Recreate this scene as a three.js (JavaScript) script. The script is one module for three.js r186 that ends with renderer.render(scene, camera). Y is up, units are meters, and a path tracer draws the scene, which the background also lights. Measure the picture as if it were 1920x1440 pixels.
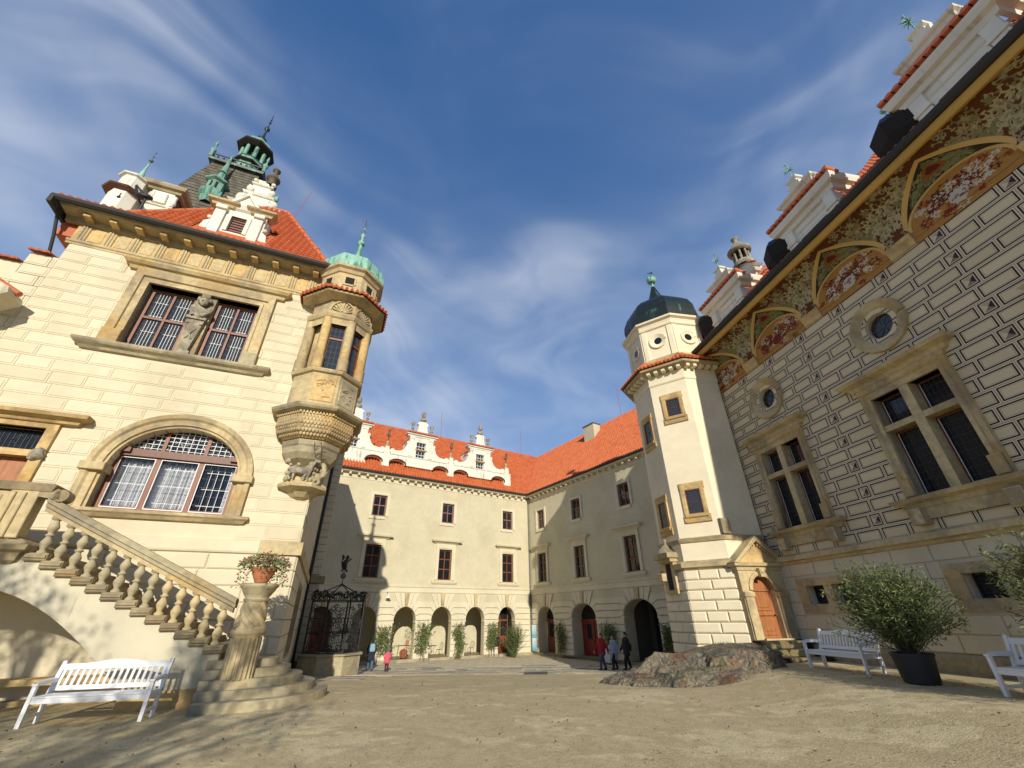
import * as THREE from 'three';
import { mergeGeometries } from 'three/addons/utils/BufferGeometryUtils.js';
import { MarchingCubes } from 'three/addons/objects/MarchingCubes.js';

// ---------- camera ----------
const scene = new THREE.Scene();
const RAD = Math.PI / 180;
const camera = new THREE.PerspectiveCamera(2 * Math.atan(720 / 776) / RAD, 4 / 3, 0.1, 2000);
camera.rotation.order = 'YXZ';
camera.position.set(0, 1.65, 0);
camera.rotation.set(29.33 * RAD, 0, -0.58 * RAD);
scene.add(camera);
const renderer = new THREE.WebGLRenderer({ antialias: true });
renderer.toneMapping = THREE.LinearToneMapping;
renderer.toneMappingExposure = 1.02;
renderer.shadowMap.enabled = true;

// ---------- noise ----------
function mulberry(a) { return () => { a |= 0; a = a + 0x6D2B79F5 | 0; let t = Math.imul(a ^ a >>> 15, 1 | a); t = t + Math.imul(t ^ t >>> 7, 61 | t) ^ t; return ((t ^ t >>> 14) >>> 0) / 4294967296; }; }
const rnd = mulberry(7);
const rr = (a, b) => a + (b - a) * rnd();
const hsh = (x, y, s = 0) => { let h = Math.imul(x, 374761393) + Math.imul(y, 668265263) + Math.imul(s, 974634777); h = Math.imul(h ^ h >>> 13, 1274126177); return ((h ^ h >>> 16) >>> 0) / 4294967296; };
function vn(x, y, per = 0, s = 0) {
  let xi = Math.floor(x), yi = Math.floor(y); const fx = x - xi, fy = y - yi, u = fx * fx * (3 - 2 * fx), v = fy * fy * (3 - 2 * fy);
  const w = k => per ? ((k % per) + per) % per : k;
  const a = hsh(w(xi), w(yi), s), b = hsh(w(xi + 1), w(yi), s), c = hsh(w(xi), w(yi + 1), s), d = hsh(w(xi + 1), w(yi + 1), s);
  return a + (b - a) * u + (c - a) * v + (a - b - c + d) * u * v;
}
function fbm(x, y, o = 4, per = 0, s = 0) { let t = 0, a = .5, n = 0; for (let i = 0; i < o; i++) { t += a * vn(x, y, per, s + i); n += a; x *= 2; y *= 2; per *= 2; a *= .5; } return t / n; }
const sst = (a, b, x) => { const t = Math.min(1, Math.max(0, (x - a) / (b - a))); return t * t * (3 - 2 * t); };
const mix = (a, b, t) => a + (b - a) * t;

// ---------- sky: clear blue with cirrus ----------
{
  const W = 1536, H = 768, d = new Float32Array(W * H * 4);
  const kf = x => .25 * (x + Math.sqrt(x * x + .2)) + (x < 0 ? -.9 * x * sst(0, -.7, x) : 0);
  for (let j = 0; j < H; j++) for (let i = 0; i < W; i++) {
    const el = ((j + .5) / H - .5) * Math.PI, az = ((i + .5) / W - .5) * 2 * Math.PI;
    const dy = Math.sin(el), c = Math.cos(el), dx = Math.cos(az) * c, dz = Math.sin(az) * c;
    const e = Math.max(0, dy);
    const t = Math.pow(1 - e, 1.42);
    let r = mix(.036, .35, t), g = mix(.112, .55, t), b = mix(.30, .92, t);
    if (dy > 0.01) {
      const x = dx / (dy + .05), f = -dz / (dy + .05);
      const w1 = fbm(x * .8 + 3, f * .8 + 9, 3, 0, 3) - .5, w2 = fbm(x * 2.1 + 7, f * 2.1, 3, 0, 5) - .5;
      const psi = f + kf(x) + w1 * .22 + w2 * .07, al = x - .3 * f + w1 * .3;
      const lo = 1 / (1 + .5 * Math.max(0, Math.hypot(x, f) - .8)), streak = fbm(psi * 2.3 * lo + 4, al * .8 * lo + 2, 4, 0, 611), fine = fbm(psi * 13 * lo + w2 * 3, al * 1.5 + 3, 4, 0, 617), puff = fbm(x * 2.6 + w2 * 1.5, f * 2.6 + w1 * 1.5, 5, 0, 623), big = fbm(x * 1.1 + 5, f * 1.1 + 2, 3, 0, 629);
      const base = .42 * streak + .16 * fine + .42 * puff, cov = .10 * (big - .5) + .075 * sst(.7, 1.1, psi) + .03 * sst(.4, 1.4, f);
      let dens = .44 * Math.pow(sst(.435, .80, base + cov), 1.2) * (.55 + .9 * fine) + .06 * sst(.3, .6, base + cov);
      dens = Math.min(.72, dens) * sst(0.0, .1, dy);
      r = mix(r, .74, dens); g = mix(g, .79, dens); b = mix(b, .88, dens);
    } else if (dy < 0) { r = .16; g = .14; b = .11; }
    const k = (j * W + i) * 4; d[k] = r; d[k + 1] = g; d[k + 2] = b; d[k + 3] = 1;
  }
  const t = new THREE.DataTexture(d, W, H, THREE.RGBAFormat, THREE.FloatType);
  t.mapping = THREE.EquirectangularReflectionMapping; t.magFilter = t.minFilter = THREE.LinearFilter; t.needsUpdate = true;
  scene.background = t; scene.environment = t;
}
// ---------- sun: behind the camera, low ----------
const sunAz = 11.7 * RAD, sunEl = 21.6 * RAD;
const sun = new THREE.DirectionalLight(new THREE.Color().setRGB(1, .93, .80), 4.6);
sun.position.set(Math.sin(sunAz) * Math.cos(sunEl) * 80, Math.sin(sunEl) * 80, Math.cos(sunAz) * Math.cos(sunEl) * 80);
sun.target.position.set(0, 0, -20); sun.position.z -= 20;
sun.castShadow = true; sun.shadow.radius = 1; sun.shadow.mapSize.set(4096, 4096);
Object.assign(sun.shadow.camera, { left: -45, right: 45, top: 40, bottom: -30, near: 1, far: 180 });
scene.add(sun, sun.target);

// ---------- textures ----------
function tex(n, fn, { srgb = true, size = 1, h = n } = {}) {
  const d = new Uint8Array(n * h * 4);
  for (let j = 0; j < h; j++) for (let i = 0; i < n; i++) { const c = fn(i / n, j / h), k = (j * n + i) * 4; for (let q = 0; q < 3; q++) d[k + q] = Math.max(0, Math.min(255, 255 * (Array.isArray(c) ? c[q] : c))); d[k + 3] = 255; }
  const t = new THREE.DataTexture(d, n, h); t.wrapS = t.wrapT = THREE.RepeatWrapping; t.magFilter = THREE.LinearFilter; t.minFilter = THREE.LinearMipmapLinearFilter; t.generateMipmaps = true;
  if (srgb) t.colorSpace = THREE.SRGBColorSpace; t.repeat.set(1 / size, 1 / size); t.needsUpdate = true; return t;
}
const mul = (a, k) => a.map(v => v * k), mx3 = (a, b, t) => a.map((v, i) => mix(v, b[i], t));
const T = {};
T.plaster = tex(512, (u, v) => { const a = fbm(u * 6, v * 6, 5, 6, 1), b = fbm(u * 24, v * 24, 3, 24, 9), c = fbm(u * 3, v * 3, 3, 3, 4); return mul(mx3([1, .99, .97], [.97, .955, .93], sst(.35, .75, c)), .945 + .06 * a + .05 * (b - .5)); }, { size: 5 });
T.plasterB = tex(512, (u, v) => fbm(u * 40, v * 40, 4, 40, 21) * .6 + .4 * fbm(u * 8, v * 8, 3, 8, 22), { srgb: false, size: 3 });
T.stone = tex(512, (u, v) => { const a = fbm(u * 5, v * 5, 5, 5, 31), b = fbm(u * 30, v * 30, 3, 30, 33), c = fbm(u * 4 + 1.3 * a, v * 4, 4, 4, 35), y = fbm(u * 3, v * 2, 3, 0, 37); let k = mx3([1, .97, .88], [.84, .81, .76], sst(.42, .72, c)); k = mx3(k, [1, .87, .62], .5 * sst(.5, .75, y)); return mul(k, .86 + .14 * a + .18 * (b - .5)); }, { size: 2.6 });
T.dark = tex(512, (u, v) => { const a = fbm(u * 6, v * 6, 5, 6, 41), b = fbm(u * 40, v * 40, 3, 40, 43); return mul([1, .97, .9], .55 + .5 * a + .25 * (b - .5)); }, { size: 1.5 });
T.stain = tex(512, (u, v) => { const a = fbm(u * 5, v * 5, 5, 5, 51), s = fbm(u * 26, v * 2.5 + .6 * a, 4, 0, 53), p = fbm(u * 3, v * 3, 3, 3, 55); return mul(mx3([1, 1, .97], [.55, .57, .55], .75 * sst(.5, .8, .5 * s + .5 * p)), .86 + .16 * a); }, { size: 4 });
T.wood = tex(512, (u, v) => { const g = fbm(u * 40 + 2 * fbm(u * 3, v * 2, 3, 0, 61), v * 3, 4, 0, 63), b = fbm(u * 6, v * 6, 3, 6, 65); return mul([1, .95, .88], .68 + .3 * g + .14 * b); }, { size: 1.2 });
T.copper = tex(512, (u, v) => { const s = fbm(u * 22, v * 3, 4, 0, 71), a = fbm(u * 6, v * 6, 4, 6, 73); return mul(mx3([1, 1, 1], [.5, .62, .58], sst(.48, .75, .6 * s + .4 * a)), .82 + .25 * a); }, { size: 2 });
T.copperD = tex(512, (u, v) => { const s = fbm(u * 18, v * 4, 4, 0, 75), a = fbm(u * 5, v * 5, 4, 5, 77); return mx3([.17, .22, .20], [.42, .62, .56], sst(.58, .8, .6 * s + .4 * a)); }, { size: 2.4 });
T.gravel = tex(1024, (u, v) => {
  const g = hsh(Math.floor(u * 1024), Math.floor(v * 1024), 3), f1 = hsh(Math.floor(u * 512), Math.floor(v * 512), 8), f2 = fbm(u * 60, v * 60, 4, 60, 85), big = fbm(u * 9 + fbm(u * 30, v * 30, 3, 30, 8) * .5, v * 16, 5, 0, 87), sp = fbm(u * 200, v * 200, 2, 200, 89);
  let k = mx3([.79, .722, .565], [.85, .79, .63], sst(.52, .63, big * .8 + .2 * f2)); k = mul(k, .82 + .15 * f2 + .10 * (f1 - .3) + .13 * (g - .5)); if (sp > .86) k = mul(k, .72); return k;
}, { size: 11 });
T.gravelB = tex(512, (u, v) => .5 * hsh(Math.floor(u * 512), Math.floor(v * 512), 5) + .5 * fbm(u * 160, v * 160, 3, 160, 93), { srgb: false, size: 6 });
T.slab = tex(512, (u, v) => { const a = fbm(u * 8, v * 8, 5, 8, 95), b = fbm(u * 50, v * 50, 2, 50, 97); return mul([1, .98, .94], .76 + .26 * a + .14 * (b - .5)); }, { size: 2 });
T.rock = tex(512, (u, v) => { const w = fbm(u * 6, v * 6, 4, 6, 101), a = fbm(u * 8 + w * 3, v * 8, 5, 0, 103), m = fbm(u * 5, v * 5, 4, 5, 105), b = fbm(u * 60, v * 60, 3, 60, 107); let k = mx3([.56, .51, .42], [.42, .40, .36], sst(.45, .6, a)); k = mx3(k, [.50, .33, .22], .75 * sst(.6, .72, m)); k = mx3(k, [.34, .36, .20], .7 * sst(.62, .7, fbm(u * 7, v * 7, 4, 7, 109))); const vein = Math.abs(fbm(u * 7 + w, v * 7, 4, 0, 111) - .5); k = mx3(k, [.58, .54, .46], .6 * (1 - sst(0, .018, vein))); return mul(k, .7 + .6 * (b - .2)); }, { size: 3.2 });
T.moss = tex(512, (u, v) => { const a = fbm(u * 7, v * 7, 5, 7, 121), b = fbm(u * 40, v * 40, 3, 40, 123); return mul(mx3([.22, .21, .17], [.66, .6, .45], sst(.5, .62, a)), .8 + .4 * (b - .3)); }, { size: 1.6 });

function M(rgb, rough = .85, map = null, o = {}) {
  const m = new THREE.MeshStandardMaterial({ roughness: rough, metalness: 0, map, side: THREE.DoubleSide, ...o });
  m.color.setRGB(...rgb); return m;
}
const bmp = (s = .004) => ({ bumpMap: T.plasterB, bumpScale: s });
const m = {
  tower: M([.84, .755, .56], .92, T.plaster, bmp(.003)), cream: M([.69, .63, .46], .92, T.plaster, bmp(.003)), creamB: M([.715, .65, .48], .92, T.plaster, bmp(.003)), creamC: M([.67, .605, .44], .92, T.plaster, bmp(.003)),
  court: M([.61, .562, .40], .92, T.plaster, bmp(.003)), courtTrim: M([.70, .645, .485], .9, T.plaster, bmp(.003)),
  white: M([.86, .83, .74], .85, T.stain, bmp(.004)), soft: M([.66, .6, .46], .92, T.stain, bmp(.004)),
  stone: M([.60, .51, .345], .9, T.stone, bmp(.006)), stoneD: M([.40, .345, .25], .92, T.stone, bmp(.006)), stoneY: M([.66, .50, .265], .9, T.stone, bmp(.006)), stoneG: M([.47, .43, .33], .92, T.stone, bmp(.006)),
  statue: M([.46, .43, .36], .92, T.dark, bmp(.008)), statueD: M([.2, .17, .13], .9, T.dark, bmp(.008)),
  copper: M([.30, .56, .42], .6, T.copper), copperD: M([.55, .55, .55], .42, T.copperD, { metalness: .25 }),
  slate: M([.17, .16, .13], .75, T.dark), iron: M([.018, .018, .019], .5), ironG: M([.05, .05, .047], .5),
  copperT: M([.21, .40, .31], .6, T.copper), turret: M([.018, .015, .012], .95), gutter: M([.035, .031, .027], .8), gutterG: M([.12, .13, .12], .5), rust: M([.16, .07, .03], .8, T.wood),
  wood: M([.25, .085, .035], .5, T.wood), woodL: M([.43, .18, .065], .5, T.wood), woodD: M([.17, .06, .028], .5, T.wood), woodR: M([.27, .025, .015], .5, T.wood), mauve: M([.33, .17, .15], .6, T.wood),
  glass: M([.012, .014, .018], .06), glassB: M([.03, .035, .045], .05), glassW: new THREE.MeshPhysicalMaterial({ transmission: 1, thickness: 0, roughness: .03, color: 0xffffff, side: THREE.DoubleSide }),
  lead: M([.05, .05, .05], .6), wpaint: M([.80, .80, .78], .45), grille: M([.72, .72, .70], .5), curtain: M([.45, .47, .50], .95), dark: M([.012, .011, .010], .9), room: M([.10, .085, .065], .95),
  ochre: M([.62, .36, .07], .7, T.plaster), ochreL: M([.66, .43, .13], .75, T.plaster), red: M([.35, .08, .05], .8),
  gravel: M([.96, .945, .89], .96, T.gravel, { bumpMap: T.gravelB, bumpScale: .012 }), rock: M([.82, .82, .8], .92, T.rock, { bumpMap: T.gravelB, bumpScale: .02 }), moss: M([.62, .6, .5], .95, T.moss, bmp(.01)),
  twig: M([.07, .06, .03], .9), terracotta: M([.52, .21, .11], .8, T.stone), pot: M([.02, .02, .022], .6), soil: M([.05, .035, .02], 1),
};
m.leaf = [[.085, .125, .03], [.12, .16, .042], [.17, .19, .06], [.055, .09, .026]].map(c => M(c, .6));
m.clay = [[.56, .142, .044], [.585, .155, .05], [.51, .124, .039], [.57, .16, .054]].map(c => M(c, .62, T.plaster));

// ---------- geometry helpers: local metres; x right, y up, z out of the facade ----------
const V = (x, y, z) => new THREE.Vector3(x, y, z);
function tri(pos) { const g = new THREE.BufferGeometry(); g.setAttribute('position', new THREE.Float32BufferAttribute(pos, 3)); g.computeVertexNormals(); return g; }
const quad = (P, a, b, c, d) => P.push(...a, ...b, ...c, ...a, ...c, ...d);
function bx(x0, x1, y0, y1, z0, z1) { const g = new THREE.BoxGeometry(x1 - x0, y1 - y0, z1 - z0); g.translate((x0 + x1) / 2, (y0 + y1) / 2, (z0 + z1) / 2); return g; }
function rbx(x0, x1, y0, y1, z0, z1, b = .015) { // box with chamfered front edges
  const P = [], r = (i, z) => [[x0 + i, y0 + i, z], [x1 - i, y0 + i, z], [x1 - i, y1 - i, z], [x0 + i, y1 - i, z]];
  const A = r(0, z0), B = r(0, z1 - b), C = r(b, z1);
  for (let k = 0; k < 4; k++) { const n = (k + 1) % 4; quad(P, A[k], A[n], B[n], B[k]); quad(P, B[k], B[n], C[n], C[k]); }
  quad(P, ...C); return tri(P);
}
function ashlar(x0, x1, y0, y1, z, d = .022, mgn = .055) { // flat drafted block with a raised inner panel
  const P = [], r = (i, zz) => [[x0 + i, y0 + i, zz], [x1 - i, y0 + i, zz], [x1 - i, y1 - i, zz], [x0 + i, y1 - i, zz]];
  const R = [r(0, z), r(.008, z + d * .55), r(mgn, z + d * .55), r(mgn + .006, z + d)];
  for (let q = 0; q < 3; q++) for (let k = 0; k < 4; k++) { const n = (k + 1) % 4; quad(P, R[q][k], R[q][n], R[q + 1][n], R[q + 1][k]); }
  quad(P, ...R[3]); return tri(P);
}
function pillow(x0, x1, y0, y1, z, d = .09, b = .06) { // bulging rusticated block
  const P = [], r = (i, zz) => [[x0 + i, y0 + i, zz], [x1 - i, y0 + i, zz], [x1 - i, y1 - i, zz], [x0 + i, y1 - i, zz]];
  const R = [r(0, z), r(b * .25, z + d * .6), r(b, z + d)];
  for (let q = 0; q < 2; q++) for (let k = 0; k < 4; k++) { const n = (k + 1) % 4; quad(P, R[q][k], R[q][n], R[q + 1][n], R[q + 1][k]); }
  quad(P, ...R[2]); return tri(P);
}
function poly(pts, z0, z1, holes = [], bev = 0) {
  const s = new THREE.Shape(pts.map(p => new THREE.Vector2(...p)));
  for (const h of holes) s.holes.push(new THREE.Path(h.map(p => new THREE.Vector2(...p))));
  const g = new THREE.ExtrudeGeometry(s, { depth: z1 - z0 - bev, bevelEnabled: bev > 0, bevelThickness: bev, bevelSize: 0, bevelOffset: -bev, bevelSegments: 1, curveSegments: 12 });
  if (bev) { /* bevel only matters in front */ } g.translate(0, 0, z0); return g;
}
const rect = (x0, x1, y0, y1) => [[x0, y0], [x1, y0], [x1, y1], [x0, y1]];
const arcP = (cx, cy, rx, ry, a0, a1, n = 16) => Array.from({ length: n + 1 }, (_, i) => { const a = (a0 + (a1 - a0) * i / n) * RAD; return [cx + rx * Math.cos(a), cy + ry * Math.sin(a)]; });
const archP = (x0, x1, y0, ys, ry, n = 16) => [[x0, y0], [x1, y0], ...arcP((x0 + x1) / 2, ys, (x1 - x0) / 2, ry, 0, 180, n)];
// sweep a profile [n,b] along a planar path [u,v]; n is to the right-hand normal of the travel, b the plane's normal
function sweep(path, prof, closed, map, profClosed = true) {
  const N = path.length, P = [], ring = [];
  for (let i = 0; i < N; i++) {
    const p = path[i], a = closed ? path[(i + N - 1) % N] : path[Math.max(0, i - 1)], b = closed ? path[(i + 1) % N] : path[Math.min(N - 1, i + 1)];
    let d1 = [p[0] - a[0], p[1] - a[1]], d2 = [b[0] - p[0], b[1] - p[1]];
    const l1 = Math.hypot(...d1), l2 = Math.hypot(...d2); if (l1 < 1e-9) d1 = d2; if (l2 < 1e-9) d2 = d1;
    const n1 = [d1[1], -d1[0]], n2 = [d2[1], -d2[0]], q1 = Math.hypot(...n1), q2 = Math.hypot(...n2);
    const e1 = [n1[0] / q1, n1[1] / q1], e2 = [n2[0] / q2, n2[1] / q2]; let mm = [e1[0] + e2[0], e1[1] + e2[1]]; const k = 2 / (mm[0] * mm[0] + mm[1] * mm[1]); mm = [mm[0] * k, mm[1] * k];
    ring.push(prof.map(([n, bb]) => map(p[0] + mm[0] * n, p[1] + mm[1] * n, bb)));
  }
  const M2 = prof.length;
  for (let i = 0; i < (closed ? N : N - 1); i++) { const A = ring[i], B = ring[(i + 1) % N]; for (let k = 0; k < (profClosed ? M2 : M2 - 1); k++) { const n = (k + 1) % M2; quad(P, A[k], B[k], B[n], A[n]); } }
  if (!closed && profClosed) { const f = THREE.ShapeUtils.triangulateShape(prof.map(p => new THREE.Vector2(...p)), []); for (const R of [ring[0], ring[N - 1]]) for (const t of f) P.push(...R[t[0]], ...R[t[1]], ...R[t[2]]); }
  return tri(P);
}
const horiz = (u, v, b) => [u, b, -v], vert = (u, v, b) => [u, v, b];
// straight moulding along x with profile [out, y]
const mould = (x0, x1, prof, z = 0) => sweep([[x0, -z], [x1, -z]], prof, false, horiz);
// moulding that returns to the wall at both ends
const hood = (x0, x1, prof, z = 0, back = .3) => sweep([[x0, back - z], [x0, -z], [x1, -z], [x1, back - z]], prof, false, horiz);
const ring8 = (cx, cz, ap, rot = 0, n = 8) => Array.from({ length: n }, (_, i) => { const R = ap / Math.cos(Math.PI / n), a = (i + .5) / n * 2 * Math.PI + rot; return [cx + R * Math.cos(a), -cz + R * Math.sin(a)]; });
const drum = (cx, cz, ap, prof, rot = 0, n = 8) => sweep(ring8(cx, cz, ap, rot, n), prof, true, horiz, false);
function lathe(pts, cx = 0, cy = 0, cz = 0, seg = 14) { const g = new THREE.LatheGeometry(pts.map(p => new THREE.Vector2(Math.max(p[0], .0005), p[1])), seg); g.translate(cx, cy, cz); return g; }
function tube(pts, r, seg = 6, n = 0) { const c = new THREE.CatmullRomCurve3(pts.map(p => V(...p)), false, 'centripetal'); return new THREE.TubeGeometry(c, n || pts.length * 4, r, seg); }
function bar(a, b, r, seg = 5, r2 = r) { const A = V(...a), B = V(...b), g = new THREE.CylinderGeometry(r2, r, A.distanceTo(B), seg); g.translate(0, A.distanceTo(B) / 2, 0); g.applyQuaternion(new THREE.Quaternion().setFromUnitVectors(V(0, 1, 0), B.clone().sub(A).normalize())); g.translate(...a); return g; }
function sph(x, y, z, r, sy = 1, w = 10, sx = 1, sz = 1) { const g = new THREE.SphereGeometry(r, w, Math.max(6, w * .7 | 0)); g.scale(sx, sy, sz); g.translate(x, y, z); return g; }
function hemiJit(g, amp, f = 8, s = 0) { const p = g.attributes.position; for (let i = 0; i < p.count; i++) { const x = p.getX(i), y = p.getY(i), z = p.getZ(i); p.setXYZ(i, x + amp * (vn(y * f + s, z * f, 0, 1) - .5), y + amp * (vn(x * f, z * f + s, 0, 2) - .5), z + amp * (vn(x * f + s, y * f, 0, 3) - .5)); } g.computeVertexNormals(); return g; }
function clean(g, keep) { if (g.index) g = g.toNonIndexed(); for (const k of Object.keys(g.attributes)) if (k !== 'position' && k !== 'normal' && !(keep && k === 'uv')) g.deleteAttribute(k); g.morphAttributes = {}; return g; }
function boxUV(g) {
  const p = g.attributes.position, n = p.count, uv = new Float32Array(n * 2), e = V(0, 0, 0), f = V(0, 0, 0), a = V(0, 0, 0), b = V(0, 0, 0), c = V(0, 0, 0);
  for (let i = 0; i < n; i += 3) {
    a.fromBufferAttribute(p, i); b.fromBufferAttribute(p, i + 1); c.fromBufferAttribute(p, i + 2); e.subVectors(b, a); f.subVectors(c, a); e.cross(f);
    const x = Math.abs(e.x), y = Math.abs(e.y), z = Math.abs(e.z), w = y > x && y > z ? 1 : x > z ? 0 : 2;
    [a, b, c].forEach((q, k) => { uv[(i + k) * 2] = w === 0 ? q.z : q.x; uv[(i + k) * 2 + 1] = w === 1 ? q.z : q.y; });
  }
  g.setAttribute('uv', new THREE.BufferAttribute(uv, 2)); return g;
}
const taken = {};
const numbered = n => { taken[n] = (taken[n] ?? -1) + 1; return taken[n] ? `${n}_${String(taken[n]).padStart(3, '0')}` : n; };
function geo(gs, keep) { gs = (Array.isArray(gs) ? gs.flat(3) : [gs]).filter(Boolean).map(g => clean(g, keep)); const g = gs.length > 1 ? mergeGeometries(gs) : gs[0]; return keep ? g : boxUV(g); }
function obj(name, gs, mat, parent = scene, keep = false) {
  const o = new THREE.Mesh(gs.isBufferGeometry && gs.userData.ready ? gs : geo(gs, keep), mat); o.name = parent === scene ? numbered(name) : name; o.castShadow = o.receiveShadow = true; parent.add(o); return o;
}
const ready = gs => { const g = geo(gs); g.userData.ready = true; return g; };
function tag(o, label, category, group, kind) { Object.assign(o.userData, label ? { label } : {}, category ? { category } : {}, group ? { group } : {}, kind ? { kind } : {}); return o; }
function thing(name, label, category, pos = [0, 0, 0], turn = 0, group) { const o = new THREE.Group(); o.name = numbered(name); o.position.set(...pos); o.rotation.y = turn * RAD; scene.add(o); return tag(o, label, category, group); }
const stuff = o => { o.userData.kind = 'stuff'; return o; };

// rows of blocks filling [x0,x1] except where cut(y0,y1) gives intervals
function courses(x0, x1, y0, rows, h, lens, cut, fn, gap = .012) {
  for (let r = 0; r < rows; r++) {
    const a = y0 + r * h, b = a + h; let free = [[x0, x1]];
    for (const [c, d] of cut(a, b)) free = free.flatMap(([p, q]) => d <= p || c >= q ? [[p, q]] : [[p, c], [d, q]].filter(([u, v]) => v - u > .04));
    for (const [p, q] of free) {
      const L = lens[r % lens.length]; let x = x0 + L[0] * .5 * (r % 2) - L[0]; let k = 0;
      while (x < q) { const l = L[k++ % L.length], u = Math.max(p, x), v = Math.min(q, x + l); if (v - u > .1) fn(u + gap / 2, v - gap / 2, a + gap / 2, b - gap / 2, r); else if (v - u > .04) fn(u + gap / 2, v - gap / 2, a + gap / 2, b - gap / 2, r); x += l; }
    }
  }
}
// window part: casement frame with panes as sub-parts
function windowPart(parent, x0, x1, y0, y1, z, { xs = [], ys = [], fw = .06, fd = .06, mat = m.wood, pane = m.glass, lead = null, name = 'window', leadMat = m.lead, paneZ = .02 }) {
  const X = [x0, ...xs, x1], Y = [y0, ...ys, y1], G = [];
  for (let i = 0; i < X.length; i++) { const w = i === 0 || i === X.length - 1 ? fw : fw * .8, c = i === 0 ? x0 + fw / 2 : i === X.length - 1 ? x1 - fw / 2 : X[i]; G.push(bx(c - w / 2, c + w / 2, y0, y1, z, z + fd)); }
  for (let j = 0; j < Y.length; j++) { const w = fw, c = j === 0 ? y0 + fw / 2 : j === Y.length - 1 ? y1 - fw / 2 : Y[j]; for (let i = 0; i + 1 < X.length; i++) G.push(bx(X[i] + fw / 2, X[i + 1] - fw / 2, c - w / 2, c + w / 2, z + .003, z + fd - .004)); }
  const w = obj(name, G, mat, parent);
  for (let i = 0; i + 1 < X.length; i++) for (let j = 0; j + 1 < Y.length; j++) {
    const a = X[i] + fw * .4, b = X[i + 1] - fw * .4, c = Y[j] + fw * .4, d = Y[j + 1] - fw * .4;
    const pg = bx(a, b, c, d, z + paneZ, z + paneZ + .006); obj('pane', pg, pane, w);
    if (lead) { const L = []; const nx = Math.max(1, Math.round((b - a) / lead[0])), ny = Math.max(1, Math.round((d - c) / lead[1])); for (let k = 1; k < nx; k++) L.push(bx(mix(a, b, k / nx) - .005, mix(a, b, k / nx) + .005, c, d, z + paneZ + .006, z + paneZ + .014)); for (let k = 1; k < ny; k++) L.push(bx(a, b, mix(c, d, k / ny) - .005, mix(c, d, k / ny) + .005, z + paneZ + .0065, z + paneZ + .013)); if (L.length) obj('leading', L, leadMat, w); }
  }
  return w;
}
// roof tiles on a plane: O + u*U + v*Vv, test(u,v) says where tiles lie
function makeTile(w, l, t = .085) {
  const P = [], n = 5, pr = Array.from({ length: n + 1 }, (_, i) => { const a = i / n; return [(a - .5) * w * 1.04, t * (Math.sin(a * Math.PI) * 1.05 - .35 * Math.sin(a * Math.PI * 2 + .6))]; });
  for (let i = 0; i < n; i++) { const [x, y] = pr[i], [X, Y] = pr[i + 1]; quad(P, [x, 0, y + .03], [X, 0, Y + .03], [X, l * 1.12, Y - .005], [x, l * 1.12, y - .005]); quad(P, [x, 0, y + .03], [x, 0, y * .3], [X, 0, Y * .3], [X, 0, Y + .03]); }
  return ready(tri(P));
}
function tileRoof(parent, O, U, Vv, u0, u1, v0, v1, w, l, test, partTest = null, mats = m.clay) {
  const Z = new THREE.Vector3().crossVectors(U, Vv).normalize(), base = new THREE.Matrix4().makeBasis(U, Vv, Z), g = makeTile(w, l), rest = []; let n = 0;
  for (let v = v0, r = 0; v < v1 - .02; v += l, r++) for (let u = u0 + w / 2; u < u1; u += w) {
    if (!test(u, v + l * .4)) continue;
    const p = O.clone().addScaledVector(U, u + rr(-.003, .003)).addScaledVector(Vv, v + rr(-.005, .005)).addScaledVector(Z, rr(0, .005));
    const M4 = base.clone().setPosition(p);
    if (partTest && n < 290 && partTest(u, v)) { n++; const o = new THREE.Mesh(g, mats[rnd() * 4 | 0]); o.name = 'roof_tile'; o.castShadow = o.receiveShadow = true; o.matrix.copy(M4); o.matrix.decompose(o.position, o.quaternion, o.scale); parent.add(o); }
    else rest.push(M4);
  }
  if (rest.length) { const I = new THREE.InstancedMesh(g, mats[0].clone(), rest.length); I.material.color.setRGB(1, 1, 1); rest.forEach((M4, i) => { I.setMatrixAt(i, M4); const c = mats[rnd() * 4 | 0].color, k = rr(.93, 1.06); I.setColorAt(i, new THREE.Color().setRGB(c.r * k, c.g * k, c.b * k)); }); I.name = 'roof_tiles'; I.castShadow = I.receiveShadow = true; parent.add(stuff(I)); }
}
// leaves: narrow folded blades scattered by fn() -> {p, d, l, w}
function leaves(list) {
  const P = [];
  for (const { p, d, l, w } of list) {
    const dir = V(...d).normalize(), side = new THREE.Vector3().crossVectors(dir, V(rr(-1, 1), rr(-.3, 1), rr(-1, 1))).normalize(), nn = new THREE.Vector3().crossVectors(side, dir).normalize();
    const a = V(...p), c = a.clone().addScaledVector(dir, l), b = a.clone().addScaledVector(dir, l * .45).addScaledVector(nn, l * .06);
    const s1 = b.clone().addScaledVector(side, w / 2).addScaledVector(nn, w * .15), s2 = b.clone().addScaledVector(side, -w / 2).addScaledVector(nn, w * .15);
    const T3 = (x, y, z) => P.push(x.x, x.y, x.z, y.x, y.y, y.z, z.x, z.y, z.z); T3(a, s1, b); T3(s1, c, b); T3(a, b, s2); T3(b, c, s2);
  }
  return tri(P);
}
// ground height
const gy = (x, z) => { const f = -z; const sl = -.0695 * (Math.min(Math.max(f, 13), 31) - 13) - .0 * f; const r = sst(4.6, 7.6, x) * (1 - sst(17.4, 20.5, f)) * sst(-30, 2, f); return mix(sl, .3, r); };
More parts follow.
